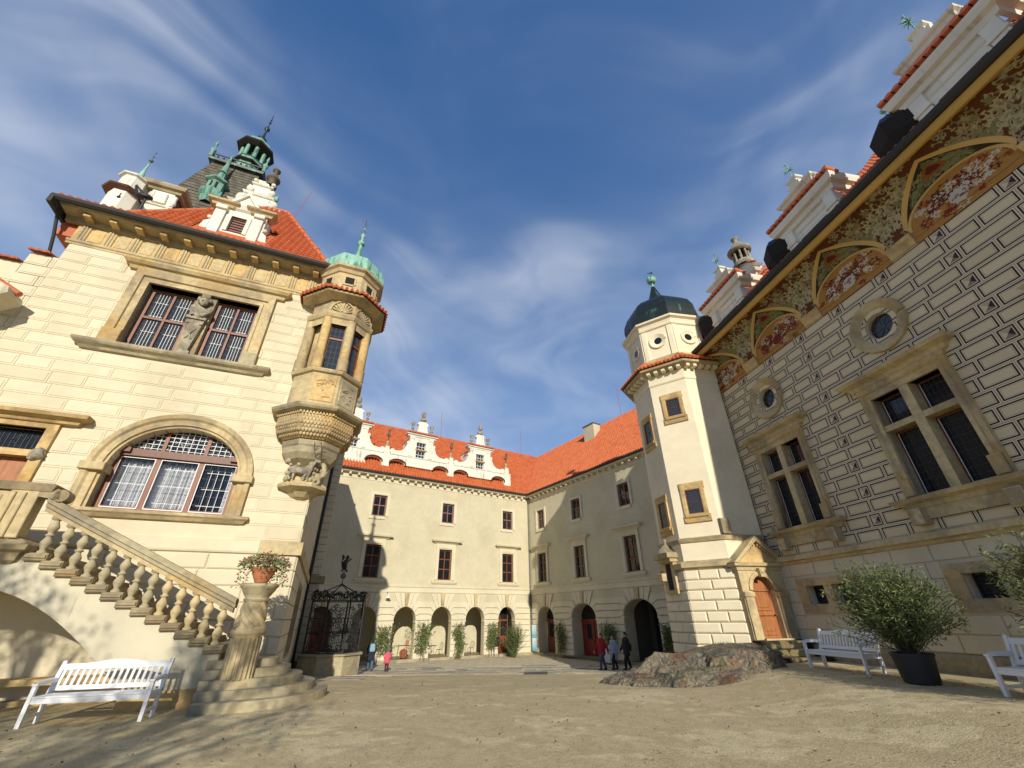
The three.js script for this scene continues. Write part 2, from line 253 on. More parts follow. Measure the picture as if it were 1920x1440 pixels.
// ================= LEFT PALACE =================
console.log('left palace');
const lp = thing('palace', 'cream rusticated palace with corner oriel and arched window behind the outdoor staircase', 'palace', [-6.65, 0, -13.58], 22.5);
{
  const op2 = [-6.68, -3.22, 9.44, 12.08], door = [-8.75, -7.12, 3.35, 6.42];
  const archO = archP(-5.5, -2.2, 4.36, 5.5, 1.42);
  const wall = obj('wall', [poly(rect(-9.3, 0, -1.2, 13.1), -.5, 0, [rect(...op2), archO, rect(...door)]), bx(-.5, 0, 3.3, 14, -13, -.5), bx(-.5, 0, -1.5, .55, -13, -.5), bx(-.5, 0, .55, 2.7, -4.2, -.5), bx(-.5, 0, .55, 2.7, -5.9, -5.2), bx(-.5, 0, .55, 2.7, -13, -6.9), bx(-.5, 0, 2.7, 3.3, -13, -.5),
    bx(-9.3, -8.8, -1.2, 13.1, -13, -.5), bx(-9.3, 0, -1.2, 13.1, -13.3, -13), bx(-9.3, 0, 13.1, 13.4, -13.3, .0), bx(-8.8, -.5, 7.6, 7.8, -12.9, -.5), bx(-8.8, -.5, 3.2, 3.34, -12.9, -.5)], m.cream, lp);
  // ashlar blocks above the band
  const cut = (a, b) => { const r = []; if (b > 9.1 && a < 12.6) r.push([-7.22, -2.72]); if (b > 9.1 && a < 9.45) r.push([-7.42, -2.55]); if (a < 6.62 && b > 3) r.push([-9.3, -6.86]); if (a < 6.85 && b > 6.55) r.push([-9.3, -6.6]);
    if (a < 7.35 && b > 4.1) { const hw = a < 5.5 ? 2.1 : 2.1 * Math.sqrt(Math.max(0, 1 - ((a - 5.5) / 1.88) ** 2)); r.push([-3.86 - hw, -3.86 + hw]); }
    if (b > 12.5) r.push([-7.5, -2.4]); return r; };
  courses(-9.3, 0, 3.72, 23, .4078, [[1.5, .95, 1.25], [1.0, 1.55, .85, 1.2], [1.3, .8, 1.45]], cut, (u, v, a, b) => { if (v > -.08 && u < -1.6 && 0) return; obj('ashlar_block', ashlar(u, v, a, b, 0, .03), [m.cream, m.creamB, m.creamC][rnd() * 3 | 0], wall); });
  // heavier blocks below the band
  courses(-9.3, .04, -.5, 9, .425, [[1.3, 1.05], [.9, 1.25]], (a, b) => b < 2.7 ? [[-9.3, -2.62]] : [], (u, v, a, b, r) => obj('base_block', pillow(u, v, a, Math.min(b, 3.33), 0, .05, .04), m.creamB, wall), .02);
  // side return: long blocks in shallow relief
  for (let r = 0; r < 24; r++) for (let k = 0; k < 3; k++) { const y = 3.72 + r * .4078, z0 = -k * 3.3 - (r % 2) * 1.4, z1 = z0 - 3.25; if (z0 < -12.9) continue; obj('ashlar_block', bx(0, .022, y + .008, y + .4, Math.max(z1, -12.95), Math.min(z0, -.02)), m.creamC, wall); }
  for (let r = 0; r < 9; r++) { const y = -.5 + r * .425; for (const [a, b] of y > .3 && y < 2.6 ? [[-4.2, 0], [-13, -6.9]] : [[-6.4, 0], [-13, -6.45]]) obj('base_block', bx(0, .06, y + .015, Math.min(y + .41, 3.3), a + .01, b - .01), m.creamB, wall); }
  for (const z of [-5.2, -6.9]) { const w = obj('side_window', bx(-.3, -.27, .55, 2.7, z, z + 1.0), m.glass, lp); obj('surround', [bx(-.05, .1, .45, .55, z - .1, z + 1.1), bx(-.05, .1, 2.7, 2.85, z - .1, z + 1.1), bx(-.05, .1, .55, 2.7, z - .12, z), bx(-.05, .1, .55, 2.7, z + 1.0, z + 1.12)], m.stoneD, w); }
  // band course: plaster, stone at the corner
  obj('band', [mould(-9.3, -1.05, [[0, 3.33], [.07, 3.35], [.09, 3.4], [.09, 3.69], [0, 3.71]])], m.creamB, lp);
  obj('band_stone', [bx(-1.04, .13, 3.33, 3.7, -.3, .13), bx(0, .13, 3.34, 3.68, -13, -.3)], m.stone, lp);
  // rectangular window with herm
  const w2 = obj('window_surround', [sweep([[-3.22, 9.44], [-3.22, 12.08], [-6.68, 12.08], [-6.68, 9.44]], [[0, -.3], [0, .1], [.1, .1], [.12, .06], [.22, .06], [.24, .13], [.36, .15], [.46, .17], [.47, 0], [.47, -.05]], false, vert)], m.stone, lp);
  obj('cornice', [hood(-7.3, -2.62, [[0, 12.52], [.12, 12.54], [.14, 12.66], [.24, 12.7], [.32, 12.8], [.33, 12.88], [0, 12.93]])], m.stone, w2);
  obj('sill', [hood(-7.4, -2.5, [[0, 9.12], [.1, 9.14], [.14, 9.22], [.26, 9.28], [.3, 9.34], [.3, 9.42], [0, 9.45]])], m.stoneG, w2);
  obj('jamb_foot', [rbx(-7.18, -6.66, 9.45, 9.95, 0, .19)], m.stoneY, w2); obj('jamb_foot', [rbx(-3.24, -2.74, 9.45, 9.95, 0, .19)], m.stoneG, w2);
  obj('mullion', [bx(-5.22, -4.62, 9.44, 12.08, -.3, -.06)], m.stoneG, w2);
  { // herm figure on the mullion
    const x = -4.93, G = [poly([[x - .2, 9.46], [x + .2, 9.46], [x + .2, 9.62], [x + .13, 9.66], [x + .26, 10.95], [x - .26, 10.95], [x - .13, 9.66], [x - .2, 9.62]], -.06, .1), hemiJit(sph(x, 11.22, .05, .25, 1.25, 14, 1.05, .7), .08, 9), hemiJit(sph(x, 11.72, .1, .15, 1.25, 14), .05, 14), bx(x - .3, x + .3, 10.92, 11.02, -.06, .16)];
    for (const s of [-1, 1]) { G.push(hemiJit(sph(x + s * .23, 11.38, .05, .12, 1.2, 10), .05, 9), bar([x + s * .27, 11.35, .06], [x + s * .12, 11.02, .2], .075, 7, .055), hemiJit(sph(x + s * .17, 11.83, .06, .075, 1.3, 8), .05, 20), sph(x + s * .2, 10.75, .1, .06), bar([x + s * .12, 10.55, .1], [x - s * .02, 10.3, .13], .03), bar([x - s * .02, 10.3, .12], [x + s * .1, 10.1, .11], .028)); }
    G.push(hemiJit(sph(x, 11.92, .05, .15, .6, 12), .06, 14), sph(x, 11.7, .25, .035), bx(x - .13, x + .13, 11.92, 12.06, -.06, .12)); obj('herm_figure', G, m.statue, w2);
  }
  for (const [a, b] of [[-6.62, -5.26], [-4.58, -3.28]]) { const c = (a + b) / 2; const ww = windowPart(lp, a, b, 9.46, 12.02, -.34, { xs: [c], ys: [10.85], fw: .085, fd: .09, mat: m.wood, pane: m.glassB, lead: [.14, .22] });
    const L = []; for (const [p, q] of [[a + .09, c - .05], [c + .05, b - .09]]) for (const [y0, y1] of [[9.56, 10.78], [10.92, 11.94]]) { const w = q - p; for (let k = 0; k < 4; k++) { const x = p + w * (.28 + k * .17); L.push(bx(x - .006, x + .006, y0, y0 + (y1 - y0) * .98, -.305, -.295)); } for (const t of [.03, .6]) L.push(bx(p + w * .18, q - w * .1, mix(y0, y1, t), mix(y0, y1, t) + .014, -.303, -.293)); } obj('white_grille', L, m.grille, ww); }
  // arched window
  const aw = obj('arch_surround', [sweep([[-2.2, 4.36], [-2.2, 5.5], ...arcP(-3.85, 5.5, 1.65, 1.42, 0, 180, 28), [-5.5, 4.36]], [[0, -.35], [0, .03], [.06, .03], [.08, .09], [.24, .09], [.3, .15], [.42, .17], [.43, 0]], false, vert)], m.stone, lp);
  obj('sill', [hood(-5.98, -1.75, [[0, 4.12], [.1, 4.14], [.16, 4.22], [.22, 4.26], [.22, 4.34], [0, 4.37]])], m.stone, aw);
  obj('impost', [rbx(-6.0, -5.42, 5.36, 5.58, -.3, .24)], m.stone, aw); obj('impost', [rbx(-2.28, -1.72, 5.36, 5.58, -.3, .24)], m.stone, aw);
  const wf = windowPart(lp, -5.5, -2.2, 4.36, 6.1, -.4, { xs: [-4.42, -3.3], fw: .15, fd: .1, mat: m.wood, pane: m.glassW, lead: [.2, .25] }); wf.name = 'arched_window';
  obj('transom', [bx(-5.5, -2.2, 5.98, 6.2, -.39, -.22), bx(-5.5, -5.15, 6.06, 6.2, -.22, -.12), bx(-2.55, -2.2, 6.06, 6.2, -.22, -.12)], m.woodD, wf);
  { const F = [], P = [], L = []; for (const x of [-4.42, -3.3]) F.push(bx(x - .05, x + .05, 6.2, 6.88, -.36, -.28)); obj('fanlight_bar', F, m.wood, wf);
    obj('fanlight_pane', poly([[-5.49, 6.19], [-2.21, 6.19], ...arcP(-3.85, 5.5, 1.64, 1.41, 29.5, 150.5, 20)], -.35, -.344), m.glass, wf);
    for (let k = 0; k < 20; k++) { const x = -5.4 + k * .163, hh = 5.5 + 1.41 * Math.sqrt(Math.max(0, 1 - ((x + 3.85) / 1.64) ** 2)); if (hh > 6.25) L.push(bx(x - .008, x + .008, 6.2, hh, -.342, -.32)); } for (let k = 0; k < 5; k++) { const y = 6.28 + k * .135, hw = 1.63 * Math.sqrt(Math.max(0, 1 - ((y - 5.5) / 1.41) ** 2)); L.push(bx(-3.85 - hw, -3.85 + hw, y - .008, y + .008, -.341, -.322)); } for (let k = 0; k < 60; k++) { const x = rr(-5.1, -2.6), y = rr(6.2, 6.8), hh = 5.5 + 1.41 * Math.sqrt(Math.max(0, 1 - ((x + 3.85) / 1.64) ** 2)); if (y + .1 < hh) L.push(tube([[x, y, -.335], [x + rr(-.06, .06), y + .06, -.325], [x + rr(-.08, .08), y + .1, -.335]], .006, 4, 4)); } obj('fanlight_grille', L, m.grille, wf);
    const G = []; [[-5.35, -4.5], [-4.34, -3.38], [-3.22, -2.35]].forEach(([a, b]) => { for (const x of [a, b]) G.push(bx(x - .012, x + .012, 4.46, 5.95, -.32, -.3)); for (const y of [4.47, 5.94]) G.push(bx(a, b, y - .012, y + .012, -.321, -.302)); const w = b - a; for (let k = 0; k < 4; k++) { const x = a + w * (.3 + k * .2); G.push(bx(x - .006, x + .006, 4.5, 5.75, -.29, -.28)); } for (const y of [4.65, 5.15, 5.66]) G.push(bx(a + w * .16, b, y - .007, y + .007, -.288, -.278)); }); obj('white_grille', G, m.grille, wf);
    const C = []; for (const [a, b] of [[-5.45, -3.35], [-2.5, -2.25]]) { for (let i = 0; i < (b - a) / .03; i++) { const x = a + i * .03, X = x + .03, z = q => -.62 + .03 * Math.sin(q * 43) + .02 * Math.sin(q * 17); const P2 = []; quad(P2, [x, 4.3, z(x)], [X, 4.3, z(X)], [X, 5.9, z(X)], [x, 5.9, z(x)]); C.push(tri(P2)); } } obj('curtain', C, m.curtain, wf); }
  // door at the head of the stair
  const ds = obj('door_surround', [bx(-7.12, -6.87, 3.35, 6.42, -.35, .1), bx(-9.0, -8.75, 3.35, 6.42, -.35, .1), bx(-9.0, -6.87, 6.42, 6.55, -.2, .1), bx(-8.75, -7.12, 5.6, 5.78, -.3, .06), hood(-9.3, -6.62, [[0, 6.55], [.16, 6.58], [.2, 6.66], [.38, 6.72], [.42, 6.82], [0, 6.9]])], m.stoneY, lp);
  obj('carved_bracket', hemiJit(sph(-7.0, 5.65, .08, .17, 1.1, 12), .12, 14), m.statue, ds);
  const dr = obj('door', [bx(-8.75, -7.12, 3.35, 5.6, -.3, -.22), rbx(-7.8, -7.22, 4.5, 5.5, -.22, -.18), rbx(-7.8, -7.22, 3.5, 4.35, -.22, -.18), rbx(-8.65, -8.06, 4.5, 5.5, -.22, -.18)], m.woodL, lp);
  obj('pane', bx(-8.75, -7.12, 5.78, 6.42, -.25, -.24), m.glass, dr); { const L = []; for (let k = 0; k < 14; k++) L.push(bx(-8.7 + k * .12, -8.69 + k * .12, 5.8, 6.4, -.235, -.225)); for (let k = 0; k < 26; k++) { const x = rr(-8.7, -7.2), y = rr(5.85, 6.3); L.push(tube([[x, y, -.23], [x + rr(-.1, .1), y + .05, -.215], [x + rr(-.12, .12), y + .1, -.23]], .008, 4, 4)); } obj('door_grille', L, m.ironG, dr); }
  // entablature: architrave, frieze with triglyphs, cornice on modillions, gutter
  obj('architrave', [mould(-9.42, .02, [[0, 13.0], [.05, 13.02], [.05, 13.09], [.09, 13.12], [.1, 13.2], [0, 13.22]])], m.stone, lp);
  const fr = obj('frieze', [bx(-9.36, 0, 13.2, 13.98, -.4, .03)], m.stoneY, lp);
  for (let k = 0; k < 12; k++) { const x = -9.1 + k * .74; obj('triglyph', [0, 1, 2].map(i => rbx(x - .13 + i * .09, x - .055 + i * .09, 13.2, 13.9, .03, .08, .02)), m.stone, fr); obj('frieze_panel', rbx(x + .19, x + .55, 13.26, 13.86, .03, .05), [m.stoneY, m.stone, m.stone][k % 3], fr); }
  const co = obj('cornice', [mould(-9.75, -.6, [[0, 13.9], [.12, 13.92], [.14, 14.0], [.16, 14.1], [.62, 14.12], [.66, 14.18], [.7, 14.26], [0, 14.3]])], m.stoneD, lp);
  for (let k = 0; k < 12; k++) { const x = -9.05 + k * .74; obj('modillion', rbx(x - .11, x + .11, 13.99, 14.1, .14, .5, .02), m.stoneY, co); }
  obj('gutter', [mould(-9.95, -.6, [[.68, 14.18], [.78, 14.16], [.86, 14.22], [.88, 14.32], [.84, 14.34], [.8, 14.25], [.72, 14.24]]), bx(-9.98, -9.86, 13.95, 14.3, -2, .86), bar([-9.9, 14.15, .4], [-9.75, 13.1, .05], .05), bar([-9.75, 13.1, .05], [-9.7, 12.2, -.3], .05)], m.gutter, lp);
  // roof: eave strip and hipped pavilion
  const rf = obj('roof', [tri([-9.95, 14.3, .7, -.6, 14.3, .7, -.6, 14.9, -.2, -9.95, 14.3, .7, -.6, 14.9, -.2, -9.95, 14.9, -.2]), tri([...[-8.25, 14.4, .5], ...[-1.25, 14.4, .5], ...[-4.35, 20.35, -3.0], ...[-8.25, 14.4, .5], ...[-4.35, 20.35, -3.0], ...[-5.2, 20.35, -3.0]]), tri([-1.25, 14.4, .5, -1.25, 14.4, -6.5, -4.35, 20.35, -3, -8.25, 14.4, .5, -8.25, 14.4, -6.5, -5.2, 20.35, -3]), tri([-8.25, 14.4, -6.5, -1.25, 14.4, -6.5, -4.35, 20.35, -3, -8.25, 14.4, -6.5, -4.35, 20.35, -3, -5.2, 20.35, -3]), bx(-9.9, -.2, 13.4, 14.4, -12.9, -.1)], m.clay[2], lp);
  const Vv = V(0, 5.95, -3.5), VL = Vv.length(); Vv.normalize();
  tileRoof(rf, V(-8.25, 14.44, .52), V(1, 0, 0), Vv, 0, 7.1, 0, VL, .235, .33, (u, v) => { const t = v / VL; return u > 3.05 * t - .05 && u < 7 - 3.1 * t + .05 && !(u > 1.9 && u < 4.4 && v < 2.6); }, (u, v) => u > 4.1 && v > .3);
  tileRoof(rf, V(-9.95, 14.36, .72), V(1, 0, 0), V(0, .55, -.83).normalize(), 0, 9.3, 0, .9, .235, .33, (u, v) => v < .3 || u < 1.7 || u > 8.7, () => true);
  obj('hip_tiles', [tube([[-8.25, 14.5, .5], [-5.2, 20.45, -3]], .11, 8, 20), tube([[-1.25, 14.5, .5], [-4.35, 20.45, -3]], .11, 8, 20), tube([[-5.2, 20.45, -3], [-4.35, 20.45, -3]], .11, 8, 6)], m.clay[1], rf);
  // stone dormer
  const dm = obj('dormer', [bx(-6.05, -4.1, 14.6, 16.95, -3, -.28)], m.white, lp);
  { const x = -5.08; obj('dormer_front', [poly([[-6.02, 14.5], [-4.14, 14.5], [-4.14, 16.85], [-6.02, 16.85]], -.3, -.1, [rect(-5.36, -4.8, 15.5, 16.35)])], m.white, dm);
    obj('louvre', [...Array(6)].map((_, k) => bx(-5.36, -4.8, 15.52 + k * .14, 15.6 + k * .14, -.28, -.2)), m.woodD, dm); obj('louvre_back', bx(-5.36, -4.8, 15.5, 16.35, -.29, -.27), m.dark, dm);
    obj('frame', sweep([[-4.8, 15.5], [-4.8, 16.35], [-5.36, 16.35], [-5.36, 15.5]], [[0, -.15], [0, -.04], [.14, -.04], [.14, -.15]], false, vert), m.white, dm);
    for (const s of [-1, 1]) { obj('pilaster', [poly([[x + s * .52, 15.1], [x + s * .86, 15.1], [x + s * .86, 16.6], [x + s * .52, 16.6]], -.1, .02), rbx(x + s * .69 - .22, x + s * .69 + .22, 14.95, 15.1, -.1, .08), rbx(x + s * .69 - .2, x + s * .69 + .2, 16.5, 16.7, -.1, .12)], m.white, dm);
      obj('cornice', hood(x + s * .7 - .3, x + s * .7 + .3, [[0, 16.7], [.1, 16.74], [.14, 16.84], [.26, 16.9], [.28, 16.98], [0, 17.02]], -.1), m.stone, dm);
      obj('scroll', [poly([[x + s * .95, 15.9], [x + s * 1.12, 15.75], [x + s * 1.2, 15.3], [x + s * 1.45, 15.0], [x + s * 1.75, 14.9], [x + s * 1.75, 14.6], [x + s * .95, 14.6]], -.28, -.08), (() => { const g = new THREE.CylinderGeometry(.14, .14, .26, 16); g.rotateX(Math.PI / 2); g.translate(x + s * 1.66, 15.02, -.15); return g; })(), sph(x + s * 1.0, 16.05, -.15, .1)], m.white, dm); }
    obj('pediment', [mould(x - .5, x + .5, [[0, 16.72], [.1, 16.8], [.16, 16.94], [0, 17]], -.1), poly([[x - .62, 17.0], [x + .62, 17.0], [x, 17.95]], -.3, .02, [[[x - .42, 17.1], [x + .42, 17.1], [x, 17.72]]]), poly([[x - .5, 17.05], [x + .5, 17.05], [x, 17.8]], -.3, -.08)], m.white, dm);
    obj('cornice', mould(x - 1.05, x + 1.05, [[-.02, 16.85], [.02, 16.97], [-.02, 17.0]], -.2), m.stone, dm); }
  // white crested gable with stone lantern behind the dormer
  const gb = obj('crested_gable', [poly([[-6.9, 17], [-4.9, 17], [-4.75, 20.1], [-5.1, 20.25], [-5.15, 20.9], [-5.45, 21.1], [-5.5, 21.8], [-5.75, 22.3], [-6.2, 22.3], [-6.35, 21.85], [-6.35, 21.3], [-6.6, 21.1], [-6.65, 20.4], [-6.9, 20.2]], -3.6, -3)], m.white, lp);
  obj('gable_cornice', [hood(-6.9, -4.8, [[0, 20.1], [.1, 20.14], [.2, 20.26], [0, 20.3]], -3), hood(-6.5, -5.2, [[0, 21.0], [.08, 21.03], [.15, 21.14], [0, 21.18]], -3), hood(-6.3, -5.5, [[0, 21.8], [.08, 21.84], [.12, 21.92], [0, 21.95]], -3)], m.white, gb);
  obj('gable_scroll', [-1, 1].flatMap(s => [hemiJit(sph(-5.85 + s * .72, 20.55, -2.95, .24, 1.2, 12), .08, 8), hemiJit(sph(-5.85 + s * .5, 21.4, -2.95, .18, 1.2, 12), .08, 8), sph(-5.85 + s * .42, 22.1, -2.95, .12)]), m.white, gb);
  obj('stone_lantern', [lathe([[.28, 22.2], [.3, 22.3], [.2, 22.35], [.2, 22.7], [.33, 22.75], [.36, 22.85], [.26, 23.0], [.16, 23.2], [.1, 23.25], [.1, 23.5], [.2, 23.55], [.2, 23.62], [.0, 23.7]], -5.65, 0, -3.2, 12)], m.statueD, gb);
  obj('copper_shield', [hemiJit(sph(-5.15, 20.6, -2.85, .2, 1.5, 10, .8, .5), .1, 9), hemiJit(sph(-5.05, 21.1, -2.9, .12, 1.3, 8), .08, 9)], m.copper, gb);
  // plastered turret with pepper-pot cap behind the eave
  { const c = [-10.0, -2.0]; const t = obj('roof_turret', [drum(c[0], c[1], .5, [[0, 14], [0, 17.6]], 0, 8), drum(c[0], c[1], .44, [[0, 17.9], [0, 18.55], [.1, 18.6], [.12, 18.66], [-.5, 18.75]], 0, 8)], m.white, lp);
    obj('turret_eave', drum(c[0], c[1], .5, [[0, 17.55], [.22, 17.6], [.26, 17.66], [-.1, 17.95]]), m.woodD, t);
    obj('turret_cap', [drum(c[0], c[1], .32, [[0, 18.64], [.02, 18.85], [-.2, 18.92], [-.3, 18.95]]), lathe([[.13, 18.9], [.05, 19.6], [.02, 20.2]], c[0], 0, c[1], 10)], m.copper, t);
    obj('finial', [sph(c[0], 20.25, c[1], .09), bar([c[0], 20.3, c[1]], [c[0], 20.9, c[1]], .012), sph(c[0], 20.55, c[1], .04), sph(c[0], 20.85, c[1], .035)], m.gutterG, t);
    obj('loophole', [sph(c[0] + .1, 17.1, c[1] + .51, .07, 1, 8, 1, .3), bx(c[0] + .085, c[0] + .115, 17.1, 17.35, c[1] + .5, c[1] + .52)], m.dark, t); }
  { const b = obj('dark_bird_figure', [hemiJit(sph(-9.0, 17.2, -1.2, .16, .8, 10, 2.1, 1), .1, 7), bar([-9.25, 17.25, -1.2], [-9.5, 17.8, -1.3], .09, 6, .03), bar([-9.0, 17.25, -1.2], [-9.3, 17.55, -1.0], .08, 6, .03), bar([-8.9, 17.1, -1.2], [-8.85, 16.2, -1.2], .05)], m.iron, lp); }
  // volute chimney
  { const x = -8.85; const c = obj('volute_chimney', [bx(x - .42, x + .4, 14.4, 18.47, -2.6, -1.9), hood(x - .5, x + .5, [[0, 17.52], [.06, 17.54], [.08, 17.60], [0, 17.64]], -1.9, .7), bx(x - .3, x + .3, 18.92, 19.17, -2.6, -2.0)], m.white, lp);
    obj('chimney_scroll', [poly([[x - .25, 17.67], [x + .25, 17.67], [x + .2, 18.32], [x - .15, 18.32]], -1.9, -1.78), poly([[x - .5, 17.67], [x - .3, 17.67], [x - .3, 18.37], [x - .45, 18.22]], -2.4, -1.85), bar([x + .42, 16.92, -1.85], [x + .42, 17.52, -1.85], .07, 8), lathe([[.05, 17.67], [.13, 17.87], [.07, 18.12], [.1, 18.27]], x + .48, 0, -1.9, 10)], m.white, c);
    obj('chimney_cornice', [hood(x - .5, x + .5, [[0, 18.42], [.1, 18.46], [.13, 18.57], [.26, 18.62], [.3, 18.72], [.3, 18.80], [0, 18.92]], -1.95, .8)], m.stoneD, c); obj('chimney_flank', bx(x + .4, x + .46, 14.4, 18.62, -4.2, -1.98), m.rust, c); }
  // lightning rod
  obj('lightning_rod', bar([-4.2, 20.2, -3.4], [-4.0, 24.2, -4.4], .015), m.red, lp);
}
// ---------- oriel ----------
{
  const cx = -.28, cz = -.09, ap = 1.09, D = (pr, a = ap) => drum(cx, cz, a, pr), P8 = ring8(cx, cz, ap);
  const or = obj('oriel', [D([[.0, 7.9], [.0, 9.2], [.09, 9.22], [.12, 9.3], [.12, 9.34], [-.1, 9.4]]), D([[-.1, 9.36], [-.1, 11.55]], ap - .18), D([[0, 11.6], [.0, 12.6]], ap - .02), D([[-.2, 9.4], [-.2, 9.44]])], m.stone, lp);
  // corner posts and lintel
  for (let i = 0; i < 8; i++) { const p = P8[i]; if (-p[1] < -.8 && p[0] < .3) continue; const g = new THREE.CylinderGeometry(.17, .17, 2.3, 8); g.translate(cx + (p[0] - cx) * .93, 10.45, cz + (-p[1] - cz) * .93); obj('corner_post', [g, (() => { const h = new THREE.CylinderGeometry(.2, .2, .5, 8); h.translate(cx + (p[0] - cx) * .93, 9.62, cz + (-p[1] - cz) * .93); return h; })()], i % 2 ? m.stoneY : m.stone, or); }
  obj('lintel', [D([[0, 11.35], [.02, 11.6], [.08, 11.64], [.12, 11.75], [.13, 11.84], [0, 11.9]])], m.stone, or);
  for (let i = 0; i < 8; i++) { // window and shell on each face
    const a = P8[i], b = P8[(i + 1) % 8], mid = [(a[0] + b[0]) / 2, -(a[1] + b[1]) / 2], ang = Math.atan2(mid[0] - cx, mid[1] - cz); if (mid[1] < -.7 && mid[0] < .3) continue; if (mid[0] < -1) continue;
    const place = g => { g = clean(g); g.rotateY(ang); g.translate(cx, 0, cz); return g; }, d = ap - .16;
    const w = obj('window', [bx(-.27, -.23, 9.42, 11.4, d - .02, d + .03), bx(.23, .27, 9.42, 11.4, d - .02, d + .03), bx(-.23, .23, 10.72, 10.8, d - .018, d + .04), bx(-.23, .23, 9.42, 9.48, d - .018, d + .02), bx(-.23, .23, 11.34, 11.4, d - .018, d + .02)].map(place), m.wood, or);
    obj('pane', place(bx(-.24, .24, 9.45, 11.36, d - .01, d - .004)), m.glassB, w);
    const sh = []; for (let k = 0; k < 9; k++) { const t = (12 + k * 19.5) * RAD; sh.push(place(bar([.05 * Math.cos(t), 11.95 + .04 * Math.sin(t), ap], [.36 * Math.cos(t), 11.95 + .42 * Math.sin(t), ap + .02], .018, 6, .045))); } sh.push(place(sweep(arcP(0, 11.92, .4, .5, 0, 180, 14), [[0, ap - .05], [0, ap + .05], [.05, ap + .05], [.05, ap - .05]], false, vert))); obj('shell', sh, m.stone, or);
    const pn = [place(rbx(-.36, .36, 8.1, 9.08, ap, ap + .025, .02))]; for (let k = 0; k < 9; k++) { const x = rr(-.25, .25), y = rr(8.25, 8.95); pn.push(place(tube([[x, y, ap + .03], [x + rr(-.12, .12), y + rr(-.06, .1), ap + .04], [x + rr(-.16, .16), y + rr(-.12, .12), ap + .03]], .02, 5, 6))); } obj('parapet_panel', pn, i % 2 ? m.stoneY : m.stoneG, or);
    const L = []; for (let k = 1; k < 3; k++) L.push(place(bx(-.24 + k * .16 - .005, -.235 + k * .16, 9.46, 11.36, d - .003, d + .004))); for (let k = 1; k < 8; k++) L.push(place(bx(-.24, .24, 9.46 + k * .24, 9.472 + k * .24, d - .0025, d + .003))); obj('leading', L, m.lead, w);
  }
  obj('tile_eave_board', [D([[0, 12.45], [.2, 12.5], [.42, 12.56], [.46, 12.62], [0, 12.9]])], m.stone, or);
  { const g = makeTile(.2, .66, .1); for (let i = 0; i < 8; i++) { const a = P8[i], b = P8[(i + 1) % 8], mid = [(a[0] + b[0]) / 2, -(a[1] + b[1]) / 2], ang = Math.atan2(mid[0] - cx, mid[1] - cz); if (mid[1] < -.9 && mid[0] < .4) continue; for (let k = -3; k <= 3; k++) { const o = new THREE.Mesh(g, m.clay[2]); o.name = 'roof_tile'; o.castShadow = o.receiveShadow = true; const r = ap + .52, s = k * .19; o.rotation.order = 'YXZ'; o.rotation.set(-58 * RAD, ang, 0); o.position.set(cx + Math.sin(ang) * r + Math.cos(ang) * s, 12.62, cz + Math.cos(ang) * r - Math.sin(ang) * s); or.add(o); } } }
  obj('attic', [D([[.02, 12.8], [.02, 13.2], [-.02, 13.22], [-.02, 13.92], [.04, 13.95], [.1, 14.08], [.2, 14.14], [.22, 14.24], [-.2, 14.3]])], m.stone, or);
  for (let i = 0; i < 8; i++) { const a = i / 8 * 2 * Math.PI; const g = clean(bx(-.17, .17, 13.38, 13.72, ap - .04, ap - .005)); g.rotateY(a); g.translate(cx, 0, cz); if (Math.cos(a) > -.3) { const o = obj('attic_opening', g, m.dark, or); const f = clean(sweep([[.17, 13.38], [.17, 13.72], [-.17, 13.72], [-.17, 13.38], [.17, 13.38]], [[0, ap - .05], [0, ap + .03], [.07, ap + .03], [.07, ap - .05]], false, vert)); f.rotateY(a); f.translate(cx, 0, cz); obj('frame', f, m.stone, o); } }
  obj('copper_dome', [D([[.2, 14.24], [.16, 14.6], [.06, 14.95], [-.18, 15.2], [-.55, 15.32], [-.8, 15.4], [-.92, 15.7], [-.99, 16.3], [-1.02, 16.7]], ap), lathe([[.06, 16.6], [.05, 16.65], [.16, 16.75], [.17, 16.85], [.06, 16.95], [.05, 17.2], [.1, 17.3], [.1, 17.36], [.03, 17.5], [.02, 18.0]], cx, 0, cz, 10)], m.copper, or);
  obj('spire_finial', [bar([cx, 17.4, cz], [cx, 18.85, cz], .014), sph(cx, 17.95, cz, .05), ...[0, 1, 2, 3].map(k => tube([[cx, 18.1, cz], [cx + .16 * Math.cos(k * 1.57), 18.2, cz + .16 * Math.sin(k * 1.57)], [cx + .12 * Math.cos(k * 1.57), 18.34, cz + .12 * Math.sin(k * 1.57)]], .012, 4)), ...[0, 1, 2, 3].map(k => tube([[cx, 17.45, cz], [cx + .12 * Math.cos(k * 1.57), 17.6, cz + .12 * Math.sin(k * 1.57)], [cx, 17.8, cz]], .01, 4))], m.gutterG, or);
  // underside: ledge, dentils, scaled bowl, lower bowl, stag bracket
  obj('ledge', [D([[-.2, 7.62], [.14, 7.66], [.3, 7.7], [.36, 7.76], [.38, 7.84], [.1, 7.96], [0, 7.98]])], m.stoneG, or);
  const bowl = obj('scaled_bowl', [D([[.1, 7.55], [.1, 7.62], [-.1, 7.64]]), D([[.1, 7.55], [.12, 7.3], [.04, 7.02], [-.18, 6.82], [-.3, 6.78]])], m.stoneY, or);
